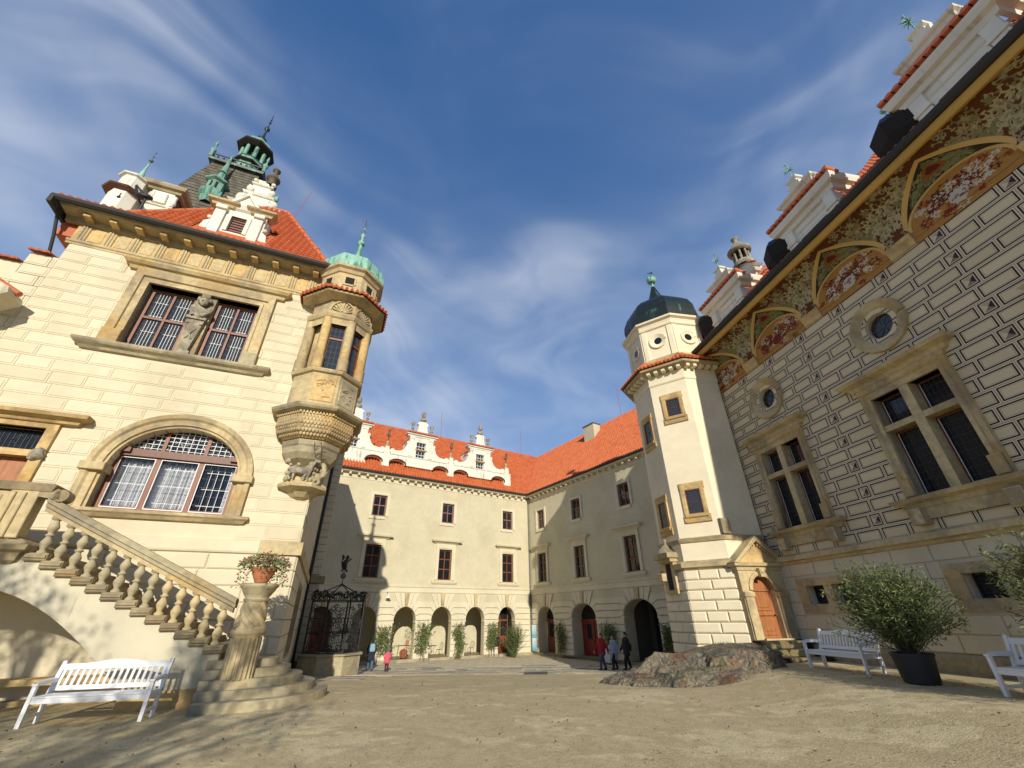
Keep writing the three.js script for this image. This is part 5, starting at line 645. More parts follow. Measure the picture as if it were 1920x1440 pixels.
  { const P = [], UV = [], n = 560; for (let i = 0; i < n; i++) { const a = mix(S0, S1, i / n), b = mix(S0, S1, (i + 1) / n), ta = tb(a), tB = tb(b); for (let j = 0; j < 8; j++) { const pt = (s, t0, q) => { const tt = mix(t0, 1, q), c = co(tt); return { p: [s, c[1], c[0]], uv: [(s - cl[0] + 33.8) / 3.38, tt] }; }; const A = pt(a, ta, j / 8), B = pt(b, tB, j / 8), C = pt(b, tB, (j + 1) / 8), D = pt(a, ta, (j + 1) / 8); for (const q of [A, B, C, A, C, D]) { P.push(...q.p); UV.push(...q.uv); } } }
    const g = tri(P); g.setAttribute('uv', new THREE.Float32BufferAttribute(UV, 2)); obj('painted_cove', g, M([.72, .70, .66], .9, coveTex), t, true); }
  cl.forEach((c, k) => {
    const lu = obj('lunette', uvFlat(poly([[c - HW, 11.0], [c + HW, 11.0], ...arcP(c, 11.4, HW, .87, 0, 180, 24)], .008, .03), x => (x - c) / (2 * HW) + .5, (x, y) => (y - 11) / 1.3), M([.76, .74, .7], .9, lunTex[k % 3]), t, true);
    const P = [], UV = []; for (let i = 0; i < 24; i++) { const xa = mix(-HW, HW, i / 24), xb = mix(-HW, HW, (i + 1) / 24), f = x => { const q = co(tb(c + x)); return [[c + x, yw(x), .03], [c + x, q[1] - .005, q[0]]]; }; const A = f(xa), B = f(xb), u = x => (x + HW) / (2 * HW); for (const [q, w] of [[A[0], [u(xa), 0]], [B[0], [u(xb), 0]], [B[1], [u(xb), 1]], [A[0], [u(xa), 0]], [B[1], [u(xb), 1]], [A[1], [u(xa), 1]]]) { P.push(...q); UV.push(...w); } }
    const g = tri(P); g.setAttribute('uv', new THREE.Float32BufferAttribute(UV, 2)); obj('lunette_vault', g, M([.7, .7, .66], .9, vaultTex), lu, true);
    const rb = []; for (let i = 0; i < 48; i++) { const X = q => mix(-HW, HW, q / 48), pt = (x, e) => { const b = tb(c + x), q = co(Math.min(1, b + e)), sx = x * (1 + e * .9); return [c + sx, q[1] - .012, q[0] + .004]; }; quad(rb, pt(X(i), 0), pt(X(i + 1), 0), pt(X(i + 1), .075), pt(X(i), .075)); } obj('ochre_band', tri(rb), m.ochreL, lu);
    obj('lunette_rim', sweep(arcP(c, 11.4, HW - .07, .82, 0, 180, 24), [[0, .03], [0, .05], [.08, .05], [.08, .03]], false, vert), m.ochreL, lu);
    obj('spring_block', [mould(c + HW + .02, c + 3.38 - HW - .02, [[0, 11.02], [.05, 11.04], [.06, 11.2], [.12, 11.3], [.14, 11.42], [0, 11.52]])], m.stoneY, t);
  });
  obj('eave_board', [mould(S0, S1, [[.9, 12.76], [1.0, 12.74], [1.04, 12.8], [1.04, 12.98], [.9, 13.0]])], m.ochre, t); obj('gutter', [mould(S0 - .2, S1, [[1.0, 12.99], [1.12, 12.99], [1.18, 13.06], [1.18, 13.2], [1.1, 13.2], [1.0, 13.12]])], m.gutter, t);
  const rf = obj('roof', [tri([S0, 13.02, .98, S1, 13.02, .98, S1, 19.1, -4.5, S0, 13.02, .98, S1, 19.1, -4.5, S0, 19.1, -4.5]), tri([S0, 19.1, -4.5, S1, 19.1, -4.5, S1, 13, -9.3, S0, 19.1, -4.5, S1, 13, -9.3, S0, 13, -9.3]), tri([S1, 13.02, .98, S1, 19.1, -4.5, S1, 13, -9.3, S0, 13.02, .98, S0, 19.1, -4.5, S0, 13, -9.3])], m.clay[2], t);
  const Vv = V(0, 6.08, -5.48), VL = Vv.length(); Vv.normalize(); const gc = [-13.65, -8.55, -3.5, 1.6];
  tileRoof(rf, V(0, 13.08, 1.0), V(1, 0, 0), Vv, S0, S1, .2, VL, .24, .34, u => !gc.some(c => Math.abs(u - c) < .9), (u, v) => u > -12.6 && u < -5 && v > 1 && v < 6);
  gc.forEach((c, k) => {
    const g = obj('gable_dormer', [bx(c - 1.08, c + 1.08, 12.9, 15.0, -3.0, -.1), poly(rect(c - 1.1, c + 1.1, 12.9, 15.1), -.12, -.02)], m.white, t);
    obj('window_opening', bx(c - .6, c + .6, 13.0, 14.35, -.03, -.012), m.dark, g); obj('frame', sweep([[c + .6, 13], [c + .6, 14.35], [c - .6, 14.35], [c - .6, 13]], [[0, -.1], [0, .03], [.1, .03], [.1, -.1]], false, vert), m.white, g);
    for (const s of [-1, 1]) obj('pilaster', [rbx(c + s * .93 - .2, c + s * .93 + .2, 12.9, 14.4, -.02, .09), rbx(c + s * .93 - .23, c + s * .93 + .23, 14.38, 14.52, -.02, .14), rbx(c + s * .93 - .2, c + s * .93 + .2, 14.5, 15.0, -.02, .1)], m.white, g);
    obj('architrave', mould(c - .75, c + .75, [[0, 14.4], [.05, 14.43], [.05, 14.6], [.1, 14.66], [0, 14.72]], -.02), m.white, g);
    obj('gable_cornice', [hood(c - 1.14, c + 1.14, [[0, 14.98], [.1, 15.02], [.14, 15.2], [.28, 15.26], [.34, 15.42], [.36, 15.52], [0, 15.58]], -.02, 2.5)], m.white, g);
    for (let j = 0; j < 13; j++) { const q = new THREE.CylinderGeometry(.12, .135, .5, 7); q.rotateX(1.2); q.translate(c - 1.42 + j * .237, 15.62, .14); obj('cornice_tile', q, m.clay[2], g); }
    obj('gable_top', [poly([[c - .66, 15.55], [c + .66, 15.55], [c + .66, 16.2], [c - .66, 16.2]], -.5, -.05), hood(c - .66, c + .66, [[0, 16.15], [.08, 16.18], [.12, 16.3], [.2, 16.36], [.22, 16.44], [0, 16.5]], -.05, .5), poly([[c - .4, 16.48], [c + .4, 16.48], [c + .24, 16.75], [c - .24, 16.75]], -.45, -.08), hood(c - .2, c + .2, [[0, 16.72], [.06, 16.76], [.1, 16.86], [0, 16.9]], -.12, .3), bx(c - .17, c + .17, 16.88, 17.15, -.4, -.12), hood(c - .18, c + .18, [[0, 17.12], [.06, 17.15], [.08, 17.22], [0, 17.26]], -.12, .3)], m.white, g);
    obj('gable_boss', sph(c, 15.95, -.06, .2, 1, 14, 1, .3), m.white, g);
    { const G = [bar([c, 17.25, -.25], [c + .02, 18.35, -.25], .014)]; for (let j = 0; j < 22; j++) { const a = rr(0, 6.28), e = rr(-.8, 1); G.push(bar([c, 17.85, -.25], [c + .2 * Math.cos(a), 17.85 + .22 * e, -.25 + .2 * Math.sin(a)], .02, 4, .004)); } for (let j = 0; j < 7; j++) G.push(bar([c, 18.25, -.25], [c + rr(-.1, .1), 18.25 + rr(-.05, .14), -.25 + rr(-.1, .1)], .02, 4, .004)); obj('copper_flower', G, m.copper, g); }
    if (k < 3) { const x = c - 1.75, z = -.35; const q = obj('roof_turret', [drum(x, z, .55, [[-.05, 13.2], [-.05, 14.2], [.08, 14.5], [.1, 15.1], [-.55, 15.15]], 0, 6)], m.turret, t); obj('turret_cap', drum(x, z, .55, [[.1, 15.1], [-.1, 15.45], [-.46, 15.6], [-.55, 15.7]], 0, 6), m.copperD, q); obj('turret_finial', [bar([x, 15.6, z], [x, 16.55, z], .018), sph(x, 15.85, z, .08, .4), sph(x, 16.15, z, .1), sph(x, 16.52, z, .05, .5)], m.copper, q); obj('turret_rib', [-1, 1].map(s => bar([x + .36, 13.5 + s * .05, z + s * .2], [x + .44, 14.6, z + s * .24], .05)), m.white, q); }
  });
  { // white gable and stone lantern at the far end of the roof
    const x = -15.75, z = -4, g = obj('lantern_gable', [bx(x - .8, x + .7, 15, 19.6, z - .6, z), hood(x - .85, x + .75, [[0, 19.0], [.1, 19.05], [.2, 19.2], [0, 19.26]], z, .5), poly([[x - .95, 19.55], [x + .95, 19.55], [x, 20.3]], z - .5, z + .1), poly([[x - .9, 18.2], [x - .75, 19], [x - .75, 18.2]], z - .4, z)], m.white, t);
    obj('lantern_tiles', [bar([x - 1.0, 19.6, z + .05], [x, 20.38, z + .05], .07), bar([x + 1.0, 19.6, z + .05], [x, 20.38, z + .05], .07)], m.clay[2], g);
    obj('lantern_base', lathe([[.62, 20.1], [.62, 20.3], [.5, 20.38], [.5, 20.5], [.45, 20.5]], x, 0, z - .2, 18), m.statue, g); for (let k = 0; k < 8; k++) { const a = k / 8 * 6.283; obj('lantern_column', bar([x + .42 * Math.cos(a), 20.4, z - .2 + .42 * Math.sin(a)], [x + .42 * Math.cos(a), 21.3, z - .2 + .42 * Math.sin(a)], .07, 7), m.statue, g); }
    obj('lantern_cap', lathe([[.5, 21.25], [.66, 21.32], [.7, 21.45], [.6, 21.55], [.42, 21.8], [.25, 22.05], [.16, 22.1], [.14, 22.4], [.22, 22.45], [.24, 22.52], [.1, 22.62], [0, 22.7]], x, 0, z - .2, 18), m.statue, g); obj('lantern_core', lathe([[.2, 20.4], [.2, 21.3]], x, 0, z - .2, 10), m.dark, g); }
}
// ================= GROUND =================
console.log('ground and objects');
{
  const xs = [], zs = []; for (let x = -30; x <= 30; x += .75) xs.push(x); for (let z = 24; z >= -50; z -= .75) zs.push(z); for (const e of [45, 80, 200, 600]) { xs.unshift(-e); xs.push(e); } zs.unshift(600, 200, 80, 40); zs.push(-60, -80, -200, -600);
  const P = []; for (let i = 0; i + 1 < xs.length; i++) for (let j = 0; j + 1 < zs.length; j++) { const q = (x, z) => [x, gy(x, z) + .03 * (fbm(x * .5 + 50, z * .5 + 50, 3, 0, 2) - .5), z]; quad(P, q(xs[i], zs[j]), q(xs[i + 1], zs[j]), q(xs[i + 1], zs[j + 1]), q(xs[i], zs[j + 1])); }
  tag(obj('gravel_ground', tri(P), m.gravel), 'beige sandy gravel covering the courtyard floor', 'ground', null, 'structure');
  // stone slab paving in the lower court
  const pv = new THREE.Group(); pv.name = 'paving'; scene.add(pv); tag(pv, 'grey and tan stone slab paving in front of the arcade', 'paving', null, 'structure');
  const SM = [[.60, .55, .43], [.74, .67, .51], [.42, .40, .35], [.66, .60, .47], [.34, .335, .31]].map(c => M(c, .85, T.slab, bmp(.006))), list = [];
  for (let z = -18.6, r = 0; z > -40; z -= .62, r++) { let x = -11 + (r % 2) * .4; while (x < 12) { const l = [.8, 1.1, 1.35, .95][(r * 3 + list.length * 7) % 4] * rr(.92, 1.08); const cx = x + l / 2; const inA = .537 * cx * -1 + .843 * -z < 35.2, inB = .843 * (cx - 1.54) - .537 * (z + 43) * 1 < 0 || true; const b = (cx - 1.54) * .843 + (-z - 43) * .537; if (inA && b < -.2 && !(r < 10 && hsh(r, list.length, 4) > .12 + .09 * r) && !(cx > 3.2 && z > -19.5) && !(cx < -7 && z > -22)) list.push([cx, z, l]); x += l; } }
  list.sort((a, b) => Math.hypot(a[0], a[1]) - Math.hypot(b[0], b[1])); const gs = {}, rest = [];
  list.forEach(([x, z, l], i) => { const tilt = -z < 31 ? -Math.atan(.0695) : 0, y = gy(x, z) + .004 + rr(0, .006), L = Math.round(l * 20) / 20 - .02; const key = L.toFixed(2); gs[key] ??= (() => { const w = .6, P2 = [], e = .012, R = (i2, yy) => [[-L / 2 + i2, yy, w / 2 - i2], [L / 2 - i2, yy, w / 2 - i2], [L / 2 - i2, yy, -w / 2 + i2], [-L / 2 + i2, yy, -w / 2 + i2]]; const A = R(0, -.03), B = R(0, .0), C = R(e, .01); for (let k = 0; k < 4; k++) { const n = (k + 1) % 4; quad(P2, A[k], A[n], B[n], B[k]); quad(P2, B[k], B[n], C[n], C[k]); } quad(P2, ...C); return ready(tri(P2)); })();
    if (i < 295) { const o = new THREE.Mesh(gs[key], SM[rnd() * 5 | 0]); o.name = 'paving_slab'; o.castShadow = o.receiveShadow = true; o.position.set(x, y, z); o.rotation.set(-tilt * -1, rr(-.006, .006), 0); pv.add(o); } else rest.push(gs[key].clone().rotateX(tilt).translate(x, y, z)); });
  if (rest.length) { const o = obj('paving_slabs', rest, SM[0], pv); stuff(o); }
}
// ---------- rock outcrop ----------
{
  const P = [], n = 110, cx = 5.6, cz = -15.6, hx = 3.2, hz = 2.6, rot = 24 * RAD, R = mulberry(5), chunks = [];
  for (let k = 0; k < 60; k++) { const a = R() * 6.283, e = Math.sqrt(R()) * .82, u = e * Math.cos(a), v = e * Math.sin(a), b = 1 - e; chunks.push([u, v, (.10 + .62 * b) * (1 + .7 * u) * (.65 + .5 * R()), (R() - .5) * 1.6 - .2, (R() - .5) * 1.6 - .5, .12 + .22 * R(), R() * 6.28]); }
  const hgt = (u, v) => { let h = -.12; const wu = u + .05 * (fbm(u * 9, v * 9, 3, 0, 61) - .5), wv = v + .05 * (fbm(u * 9 + 7, v * 9, 3, 0, 62) - .5); for (const [a, b, t, sx, sy, r, th] of chunks) { const p0 = wu - a, p1 = wv - b, du = p0 * Math.cos(th) - p1 * Math.sin(th), dv = p0 * Math.sin(th) + p1 * Math.cos(th), d = Math.max(Math.abs(du) * 1.1, Math.abs(dv), Math.abs(du + dv) * .8); const p = t + (sx * du + sy * dv) * .32 - Math.max(0, d - r) * 3.2; if (p > h) h = p; } const d = Math.hypot(u, v); return Math.min(h, (1.02 - d) * 2.2) - .1 * sst(.8, 1, d) + .035 * (fbm(u * 22, v * 22, 3, 0, 67) - .5); };
  const q = (i, j) => { const u = i / n * 2 - 1, v = j / n * 2 - 1, x = cx + hx * (u * Math.cos(rot) + .0) - hz * v * Math.sin(rot), z = cz - hx * u * Math.sin(rot) * .55 - hz * v * Math.cos(rot); const h = hgt(u, v); return [x + .06 * (vn(i * .9, j * .9, 0, 5) - .5), gy(x, z) + h - .05 , z + .06 * (vn(i * .9, j * .9, 0, 6) - .5)]; };
  for (let i = 0; i < n; i++) for (let j = 0; j < n; j++) quad(P, q(i, j), q(i + 1, j), q(i + 1, j + 1), q(i, j + 1));
  const r = thing('rock_outcrop', 'rugged grey brown bedrock outcrop at foot of the stair tower', 'rock', [0, 0, 0]); obj('rock', tri(P), m.rock, r);
  const L = []; for (let k = 0; k < 900; k++) { const u = rr(.3, .95), v = rr(-.2, .7); const p = q((u + 1) / 2 * n | 0, (v + 1) / 2 * n | 0); if (Math.hypot(u, v) > 1 || fbm(p[0] * 3, p[2] * 3, 2, 0, 4) < .5) continue; L.push({ p, d: [rr(-.5, .5), 1, rr(-.5, .5)], l: rr(.03, .09), w: .012 }); } if (L.length) stuff(obj('moss_tufts', leaves(L), m.leaf[1], r));
}
// ---------- benches ----------
function makeBench(label) {
  const b = thing('bench', label, 'bench', [0, 0, 0], 0, 'white slatted garden benches'); const W = .92; const top = x => .9 + .055 * Math.cos(Math.min(1, Math.abs(x) / .75) * Math.PI) ;
  for (const s of [-1, 1]) { obj('front_leg', [poly([[.0, 0], [.065, 0], [.065, .62], [0, .62]].map(p => [s * W - .033 + p[0], p[1]]), .42, .485)], m.wpaint, b); obj('back_leg', (() => { const P = sweep([[s * W - .033, 0], [s * W + .033, 0]].map(p => p), [[0, 0]], false, vert, false), g = bar([0, 0, 0], [0, 1, 0], .03); const q = new THREE.BoxGeometry(.065, .46, .07); q.translate(s * W, .22, -.03); const r = new THREE.BoxGeometry(.065, .56, .06); r.rotateX(-.24); r.translate(s * W, .68, -.1); return [q, r]; })(), m.wpaint, b);
    obj('armrest', [tube([[s * W, .66, -.06], [s * W, .66, .2], [s * W, .645, .42], [s * W, .63, .5]], .04, 7), bx(s * W - .045, s * W + .045, .62, .655, -.05, .5)], m.wpaint, b); obj('side_rail', [bx(s * W - .025, s * W + .025, .34, .42, -.02, .43), bx(s * W - .02, s * W + .02, .12, .17, -.02, .43)], m.wpaint, b); }
  obj('apron', [bx(-W, W, .34, .42, .435, .465)], m.wpaint, b); for (let k = 0; k < 5; k++) obj('seat_slat', rbx(-W + .01, W - .01, 0, .09, 0, .025, .006), m.wpaint, b).position.set(0, .425, .47 - k * .1), b.children.at(-1).rotation.set(-Math.PI / 2, 0, 0);
  const back = g => { g = clean(g); g.rotateX(-.24); g.translate(0, .46, -.045); return g; };
  obj('top_rail', back(poly([[-W, .36], ...Array.from({ length: 21 }, (_, i) => { const x = mix(-W, W, i / 20); return [x, .355]; }), [W, .47], ...Array.from({ length: 21 }, (_, i) => { const x = mix(W, -W, i / 20); return [x, .455 + .06 * (.5 + .5 * Math.cos(Math.min(1, Math.abs(x) / .62) * Math.PI))]; })], -.02, .02)), m.wpaint, b);
  obj('bottom_rail', back(bx(-W, W, .02, .1, -.018, .018)), m.wpaint, b); for (let k = 0; k < 17; k++) { const x = mix(-W + .07, W - .07, k / 16); obj('back_slat', back(bx(x - .024, x + .024, .1, .36, -.01, .01)), m.wpaint, b); }
  return b;
}
{ const b = makeBench('white garden bench under the stair arch on the left'); b.position.set(-8.05, gy(-8, -10), -10.0); b.rotation.y = 16 * RAD;
  const put = (label, x, z, a) => { const c = b.clone(); c.name = numbered('bench'); scene.add(c); c.userData = { ...b.userData, label }; c.position.set(x, gy(x, z), z); c.rotation.y = a * RAD; };
  put('white garden bench beside the portal steps, left of the potted bush', 9.05, -13.45, -81); put('white garden bench cut by right edge of picture', 9.55, -8.55, -81); }
// ---------- potted bushes ----------
function bush(name, label, x, z, R, H, n, seed, potR, upright = 0, cat = 'potted shrub', group) {
  const t = thing(name, label, cat, [x, gy(x, z), z], 0, group); if (potR) { const p = obj('pot', lathe([[potR * .8, 0], [potR * .86, .05], [potR, .5], [potR * 1.06, .52], [potR * 1.06, .57], [potR * .95, .57], [potR * .9, .48]], 0, 0, 0, 20), m.pot, t); obj('soil', lathe([[0, .49], [potR * .9, .49]], 0, 0, 0, 16), m.soil, p); }
  const y0 = potR ? .45 : 0, S = [], lists = [[], [], [], []];
  for (let k = 0; k < n; k++) { const a = rr(0, 6.283), e = Math.pow(rnd(), .5) * R * rr(.55, 1.05), hh = H * (upright ? rr(.45, 1) * (1 - .3 * (e / R) ** 2) : (.42 + .58 * rnd()) * Math.sqrt(Math.max(.3, 1.08 - .75 * (e / R) ** 2))), tip = [e * Math.cos(a), y0 + hh, e * Math.sin(a) * (upright ? .7 : .9)], mid = [tip[0] * .35 + rr(-.08, .08), y0 + hh * .5, tip[2] * .35 + rr(-.08, .08)], r0 = [rr(-.12, .12), y0, rr(-.12, .12)]; S.push(tube([r0, mid, tip], .008, 4, 6));
    const c = new THREE.CatmullRomCurve3([V(...r0), V(...mid), V(...tip)]); for (let q = 0; q < 46; q++) { const s = upright ? rr(.05, 1) : .38 + .64 * Math.pow(rnd(), .8), p = c.getPoint(Math.min(1, s)), d = c.getTangent(Math.min(1, s)); lists[rnd() * 4 | 0].push({ p: [p.x + rr(-.11, .11), p.y + rr(-.1, .1), p.z + rr(-.11, .11)], d: upright ? [d.x * .5 + rr(-.8, .8), .5 + rr(-.6, .6), rr(-.9, .9)] : [d.x * .25 + rr(-1, 1), d.y * .2 + rr(-.8, .8), d.z * .25 + rr(-1, 1)], l: rr(.08, .17), w: rr(.018, .032) }); } }
  obj('stems', S, m.twig, t); lists.forEach((l, i) => stuff(obj('foliage', leaves(l), m.leaf[i], t))); return t;
}
bush('potted_olive_bush', 'large leafy bush in black pot between two white benches by right wall', 8.85, -11.05, 1.4, 2.0, 260, 1, .38);
bush('potted_olive_bush', 'leafy bush at right edge of picture beside cellar window', 9.55, -7.25, 1.85, 2.4, 300, 2, .4);
bush('bamboo_clump', 'tall light green bamboo-like shrub in inner corner of courtyard', -.1, -40.0, 1.25, 2.7, 150, 3, 0, 1, 'shrub');
// ---------- climbing plants on the arcade piers ----------
function climber(label, s, wing, h, w, y0, group) {
  const th = (wing ? -57.5 : 32.5) * RAD, O = V(1.54, 0, -43), X = V(Math.cos(th), 0, -Math.sin(th)), Z = V(Math.sin(th), 0, Math.cos(th)), p = O.clone().addScaledVector(X, s).addScaledVector(Z, .1); const t = thing('climbing_plant', label, 'climbing plant', [p.x, -1.22, p.z], wing ? -57.5 : 32.5, group);
  const S = [], lists = [[], [], []]; for (let k = 0; k < 5; k++) { const x = rr(-.3, .3), pts = [[x, 0, .06], [x + rr(-.1, .1), h * .35, .1], [x + rr(-.2, .2), h * .7, .14], [x + rr(-.3, .3), h, .16]]; S.push(tube(pts, .012, 5, 8)); }
  for (let k = 0; k < 1000; k++) { const y = y0 + (h - y0) * Math.pow(rnd(), .7) * rr(.7, 1.1), x = (rnd() + rnd() - 1) * w * 1.45 * (.55 + .6 * y / h) + .12 * Math.sin(y * 3 + s), z = rr(.08, .38); lists[rnd() * 3 | 0].push({ p: [x, y, z], d: [rr(-1, 1), rr(-.9, .5), rr(-.4, 1)], l: rr(.1, .19), w: rr(.045, .075) }); }
  const T2 = []; for (let k = 0; k < 4; k++) T2.push(bx(-.4 + k * .26, -.385 + k * .26, .1, 1.4, .03, .045)); for (let k = 0; k < 5; k++) T2.push(bx(-.42, .42, .2 + k * .28, .212 + k * .28, .045, .06)); obj('trellis', T2, m.wpaint, t); obj('stems', S, m.woodD, t); lists.forEach((l, i) => stuff(obj('foliage', leaves(l), m.leaf[i], t)));
}
[[-13.4, 2.35, .62, .5, 'climbing plant on arcade pier beside the child in pink'], [-10.33, 2.5, .6, .4, 'climbing plant on arcade pier left of the cafe table'], [-7.28, 2.4, .42, .05, 'climbing plant on arcade pier right of the cafe table'], [-4.2, 2.4, .5, .5, 'climbing plant on arcade pier next to the wooden entrance']].forEach(([s, h, w, y0, l]) => climber(l, s, 0, h, w, y0, 'climbing plants on the arcade piers'));
[[4.5, 2.4, .5, .3, 'dark climbing plant between the wooden door and the red door'], [10.1, 2.35, .6, 1.0, 'dark bushy climber between red door and open passage'], [15.2, 2.3, .35, .6, 'thin dark climber on pier right of the passage']].forEach(([s, h, w, y0, l]) => climber(l, s, 1, h, w, y0, 'climbing plants on the entrance wing'));
// ---------- urn of flowers on the newel ----------
{ const th = 22.5 * RAD, lx = -.5, lz = 2.35, X = -6.65 + lx * Math.cos(th) + lz * Math.sin(th), Zz = -13.58 - lx * Math.sin(th) + lz * Math.cos(th); const t = thing('flower_urn', 'terracotta pot overflowing with trailing flowers on the stair newel', 'flower pot', [X, 2.41, Zz]);
  obj('pot', lathe([[0, 0], [.13, 0], [.15, .03], [.24, .2], [.27, .3], [.29, .31], [.29, .35], [.25, .35], [.22, .28]], 0, 0, 0, 20), m.terracotta, t); const l = [[], [], []], fl = [];
  for (let k = 0; k < 1500; k++) { const a = rr(0, 6.283), q = Math.pow(rnd(), .6), r = .58 * q, up = rnd() < .66, x = r * Math.cos(a), z = r * Math.sin(a); if (!up && Math.sin(a) > .55 && Math.abs(Math.cos(a) + .2) < .5) continue; const y = up ? .34 + .32 * Math.sqrt(Math.max(0, 1 - q * q)) * rr(.3, 1.1) : .36 - Math.max(0, q - .55) * rr(0, 1.3); l[rnd() * 3 | 0].push({ p: [x, y, z], d: [rr(-1, 1), rr(-.5, .8), rr(-1, 1)], l: rr(.05, .09), w: rr(.03, .045) }); if (k % 48 === 0) fl.push(hemiJit(sph(x * 1.1, y + .05, z * 1.1, .022, 1, 6), .02, 30)); }
  obj('foliage', leaves(l[0]), m.leaf[1], t).userData.kind = 'stuff'; obj('foliage', leaves(l[1]), m.leaf[2], t).userData.kind = 'stuff'; obj('foliage', leaves(l[2]), M([.18, .09, .03], .7), t).userData.kind = 'stuff'; obj('flowers', fl, M([.6, .12, .16], .6), t).userData.kind = 'stuff'; }
// ---------- iron well house ----------
{ const t = thing('wrought_iron_well', 'black wrought iron well cage on stone base by the arcade', 'well', [-9.5, gy(-9.4, -25.1), -25.3], 22.5); const y0 = .95, R = 1.45;
  obj('stone_base', [drum(0, 0, R, [[0, -.4], [0, .85], [.08, .87], [.1, .95], [-.3, .97]]), drum(0, 0, 0.05, [[0, .9], [R - .1, .92]])], m.stoneG, t); const ap = 1.3, P = ring8(0, 0, ap), F = [], G = [];
  P.forEach((p, i) => { const q = P[(i + 1) % 8], a = [p[0], -p[1]], b = [q[0], -q[1]]; F.push(bar([a[0], y0, a[1]], [a[0], 3.35, a[1]], .045, 6)); for (const y of [y0 + .05, 1.85, 2.5, 3.3]) F.push(bar([a[0], y, a[1]], [b[0], y, b[1]], .025, 5)); for (let k = 1; k < 6; k++) { const x = mix(a[0], b[0], k / 6), z = mix(a[1], b[1], k / 6); G.push(bar([x, y0, z], [x, 2.5, z], .012, 4)); } for (let k = 0; k < 22; k++) { const u = rr(.05, .8), y = rr(y0 + .1, 3.1), pt = (du, dy) => [mix(a[0], b[0], u + du), y + dy, mix(a[1], b[1], u + du)]; G.push(tube([pt(0, 0), pt(.12, .1), pt(.2, .0), pt(.13, -.09), pt(.07, -.02)], .018, 4, 10)); } for (let k = 0; k < 7; k++) { const u = (k + .5) / 7, x = mix(a[0], b[0], u), z = mix(a[1], b[1], u); G.push(tube([[x, 3.3, z], [x + rr(-.15, .15), 3.5, z], [x + rr(-.2, .2), 3.62, z + .05], [x + rr(-.1, .1), 3.72, z]], .018, 4, 8), hemiJit(sph(x, 3.6 + rr(-.1, .15), z, .06, 1.3, 6), .05, 20)); } });
  for (let k = 0; k < 4; k++) { const p = P[k * 2]; F.push(tube([[p[0], 3.3, -p[1]], [p[0] * .6, 3.75, -p[1] * .6], [p[0] * .2, 4.0, -p[1] * .2], [0, 4.15, 0]], .03, 5, 14)); }
  obj('cage_frame', F, m.iron, t); obj('scrollwork', G, m.iron, t); obj('finial_ball', [bar([0, 4.0, 0], [0, 4.85, 0], .03, 6), sph(0, 4.55, 0, .16, 1, 12)], m.gutterG, t); obj('finial_figure', [hemiJit(sph(0, 5.15, 0, .15, 1.9, 10), .16, 8), hemiJit(sph(.05, 5.5, 0, .1, 1.1, 8), .1, 12), bar([0, 5.2, 0], [.28, 5.45, 0], .04, 5), bar([0, 5.1, 0], [-.25, 5.3, .05], .04, 5), bar([0, 5, 0], [.15, 4.75, 0], .05, 5), bar([0, 5, 0], [-.15, 4.78, 0], .05, 5), hemiJit(sph(-.18, 5.5, 0, .08, 1.8, 7), .1, 14)], m.iron, t); }
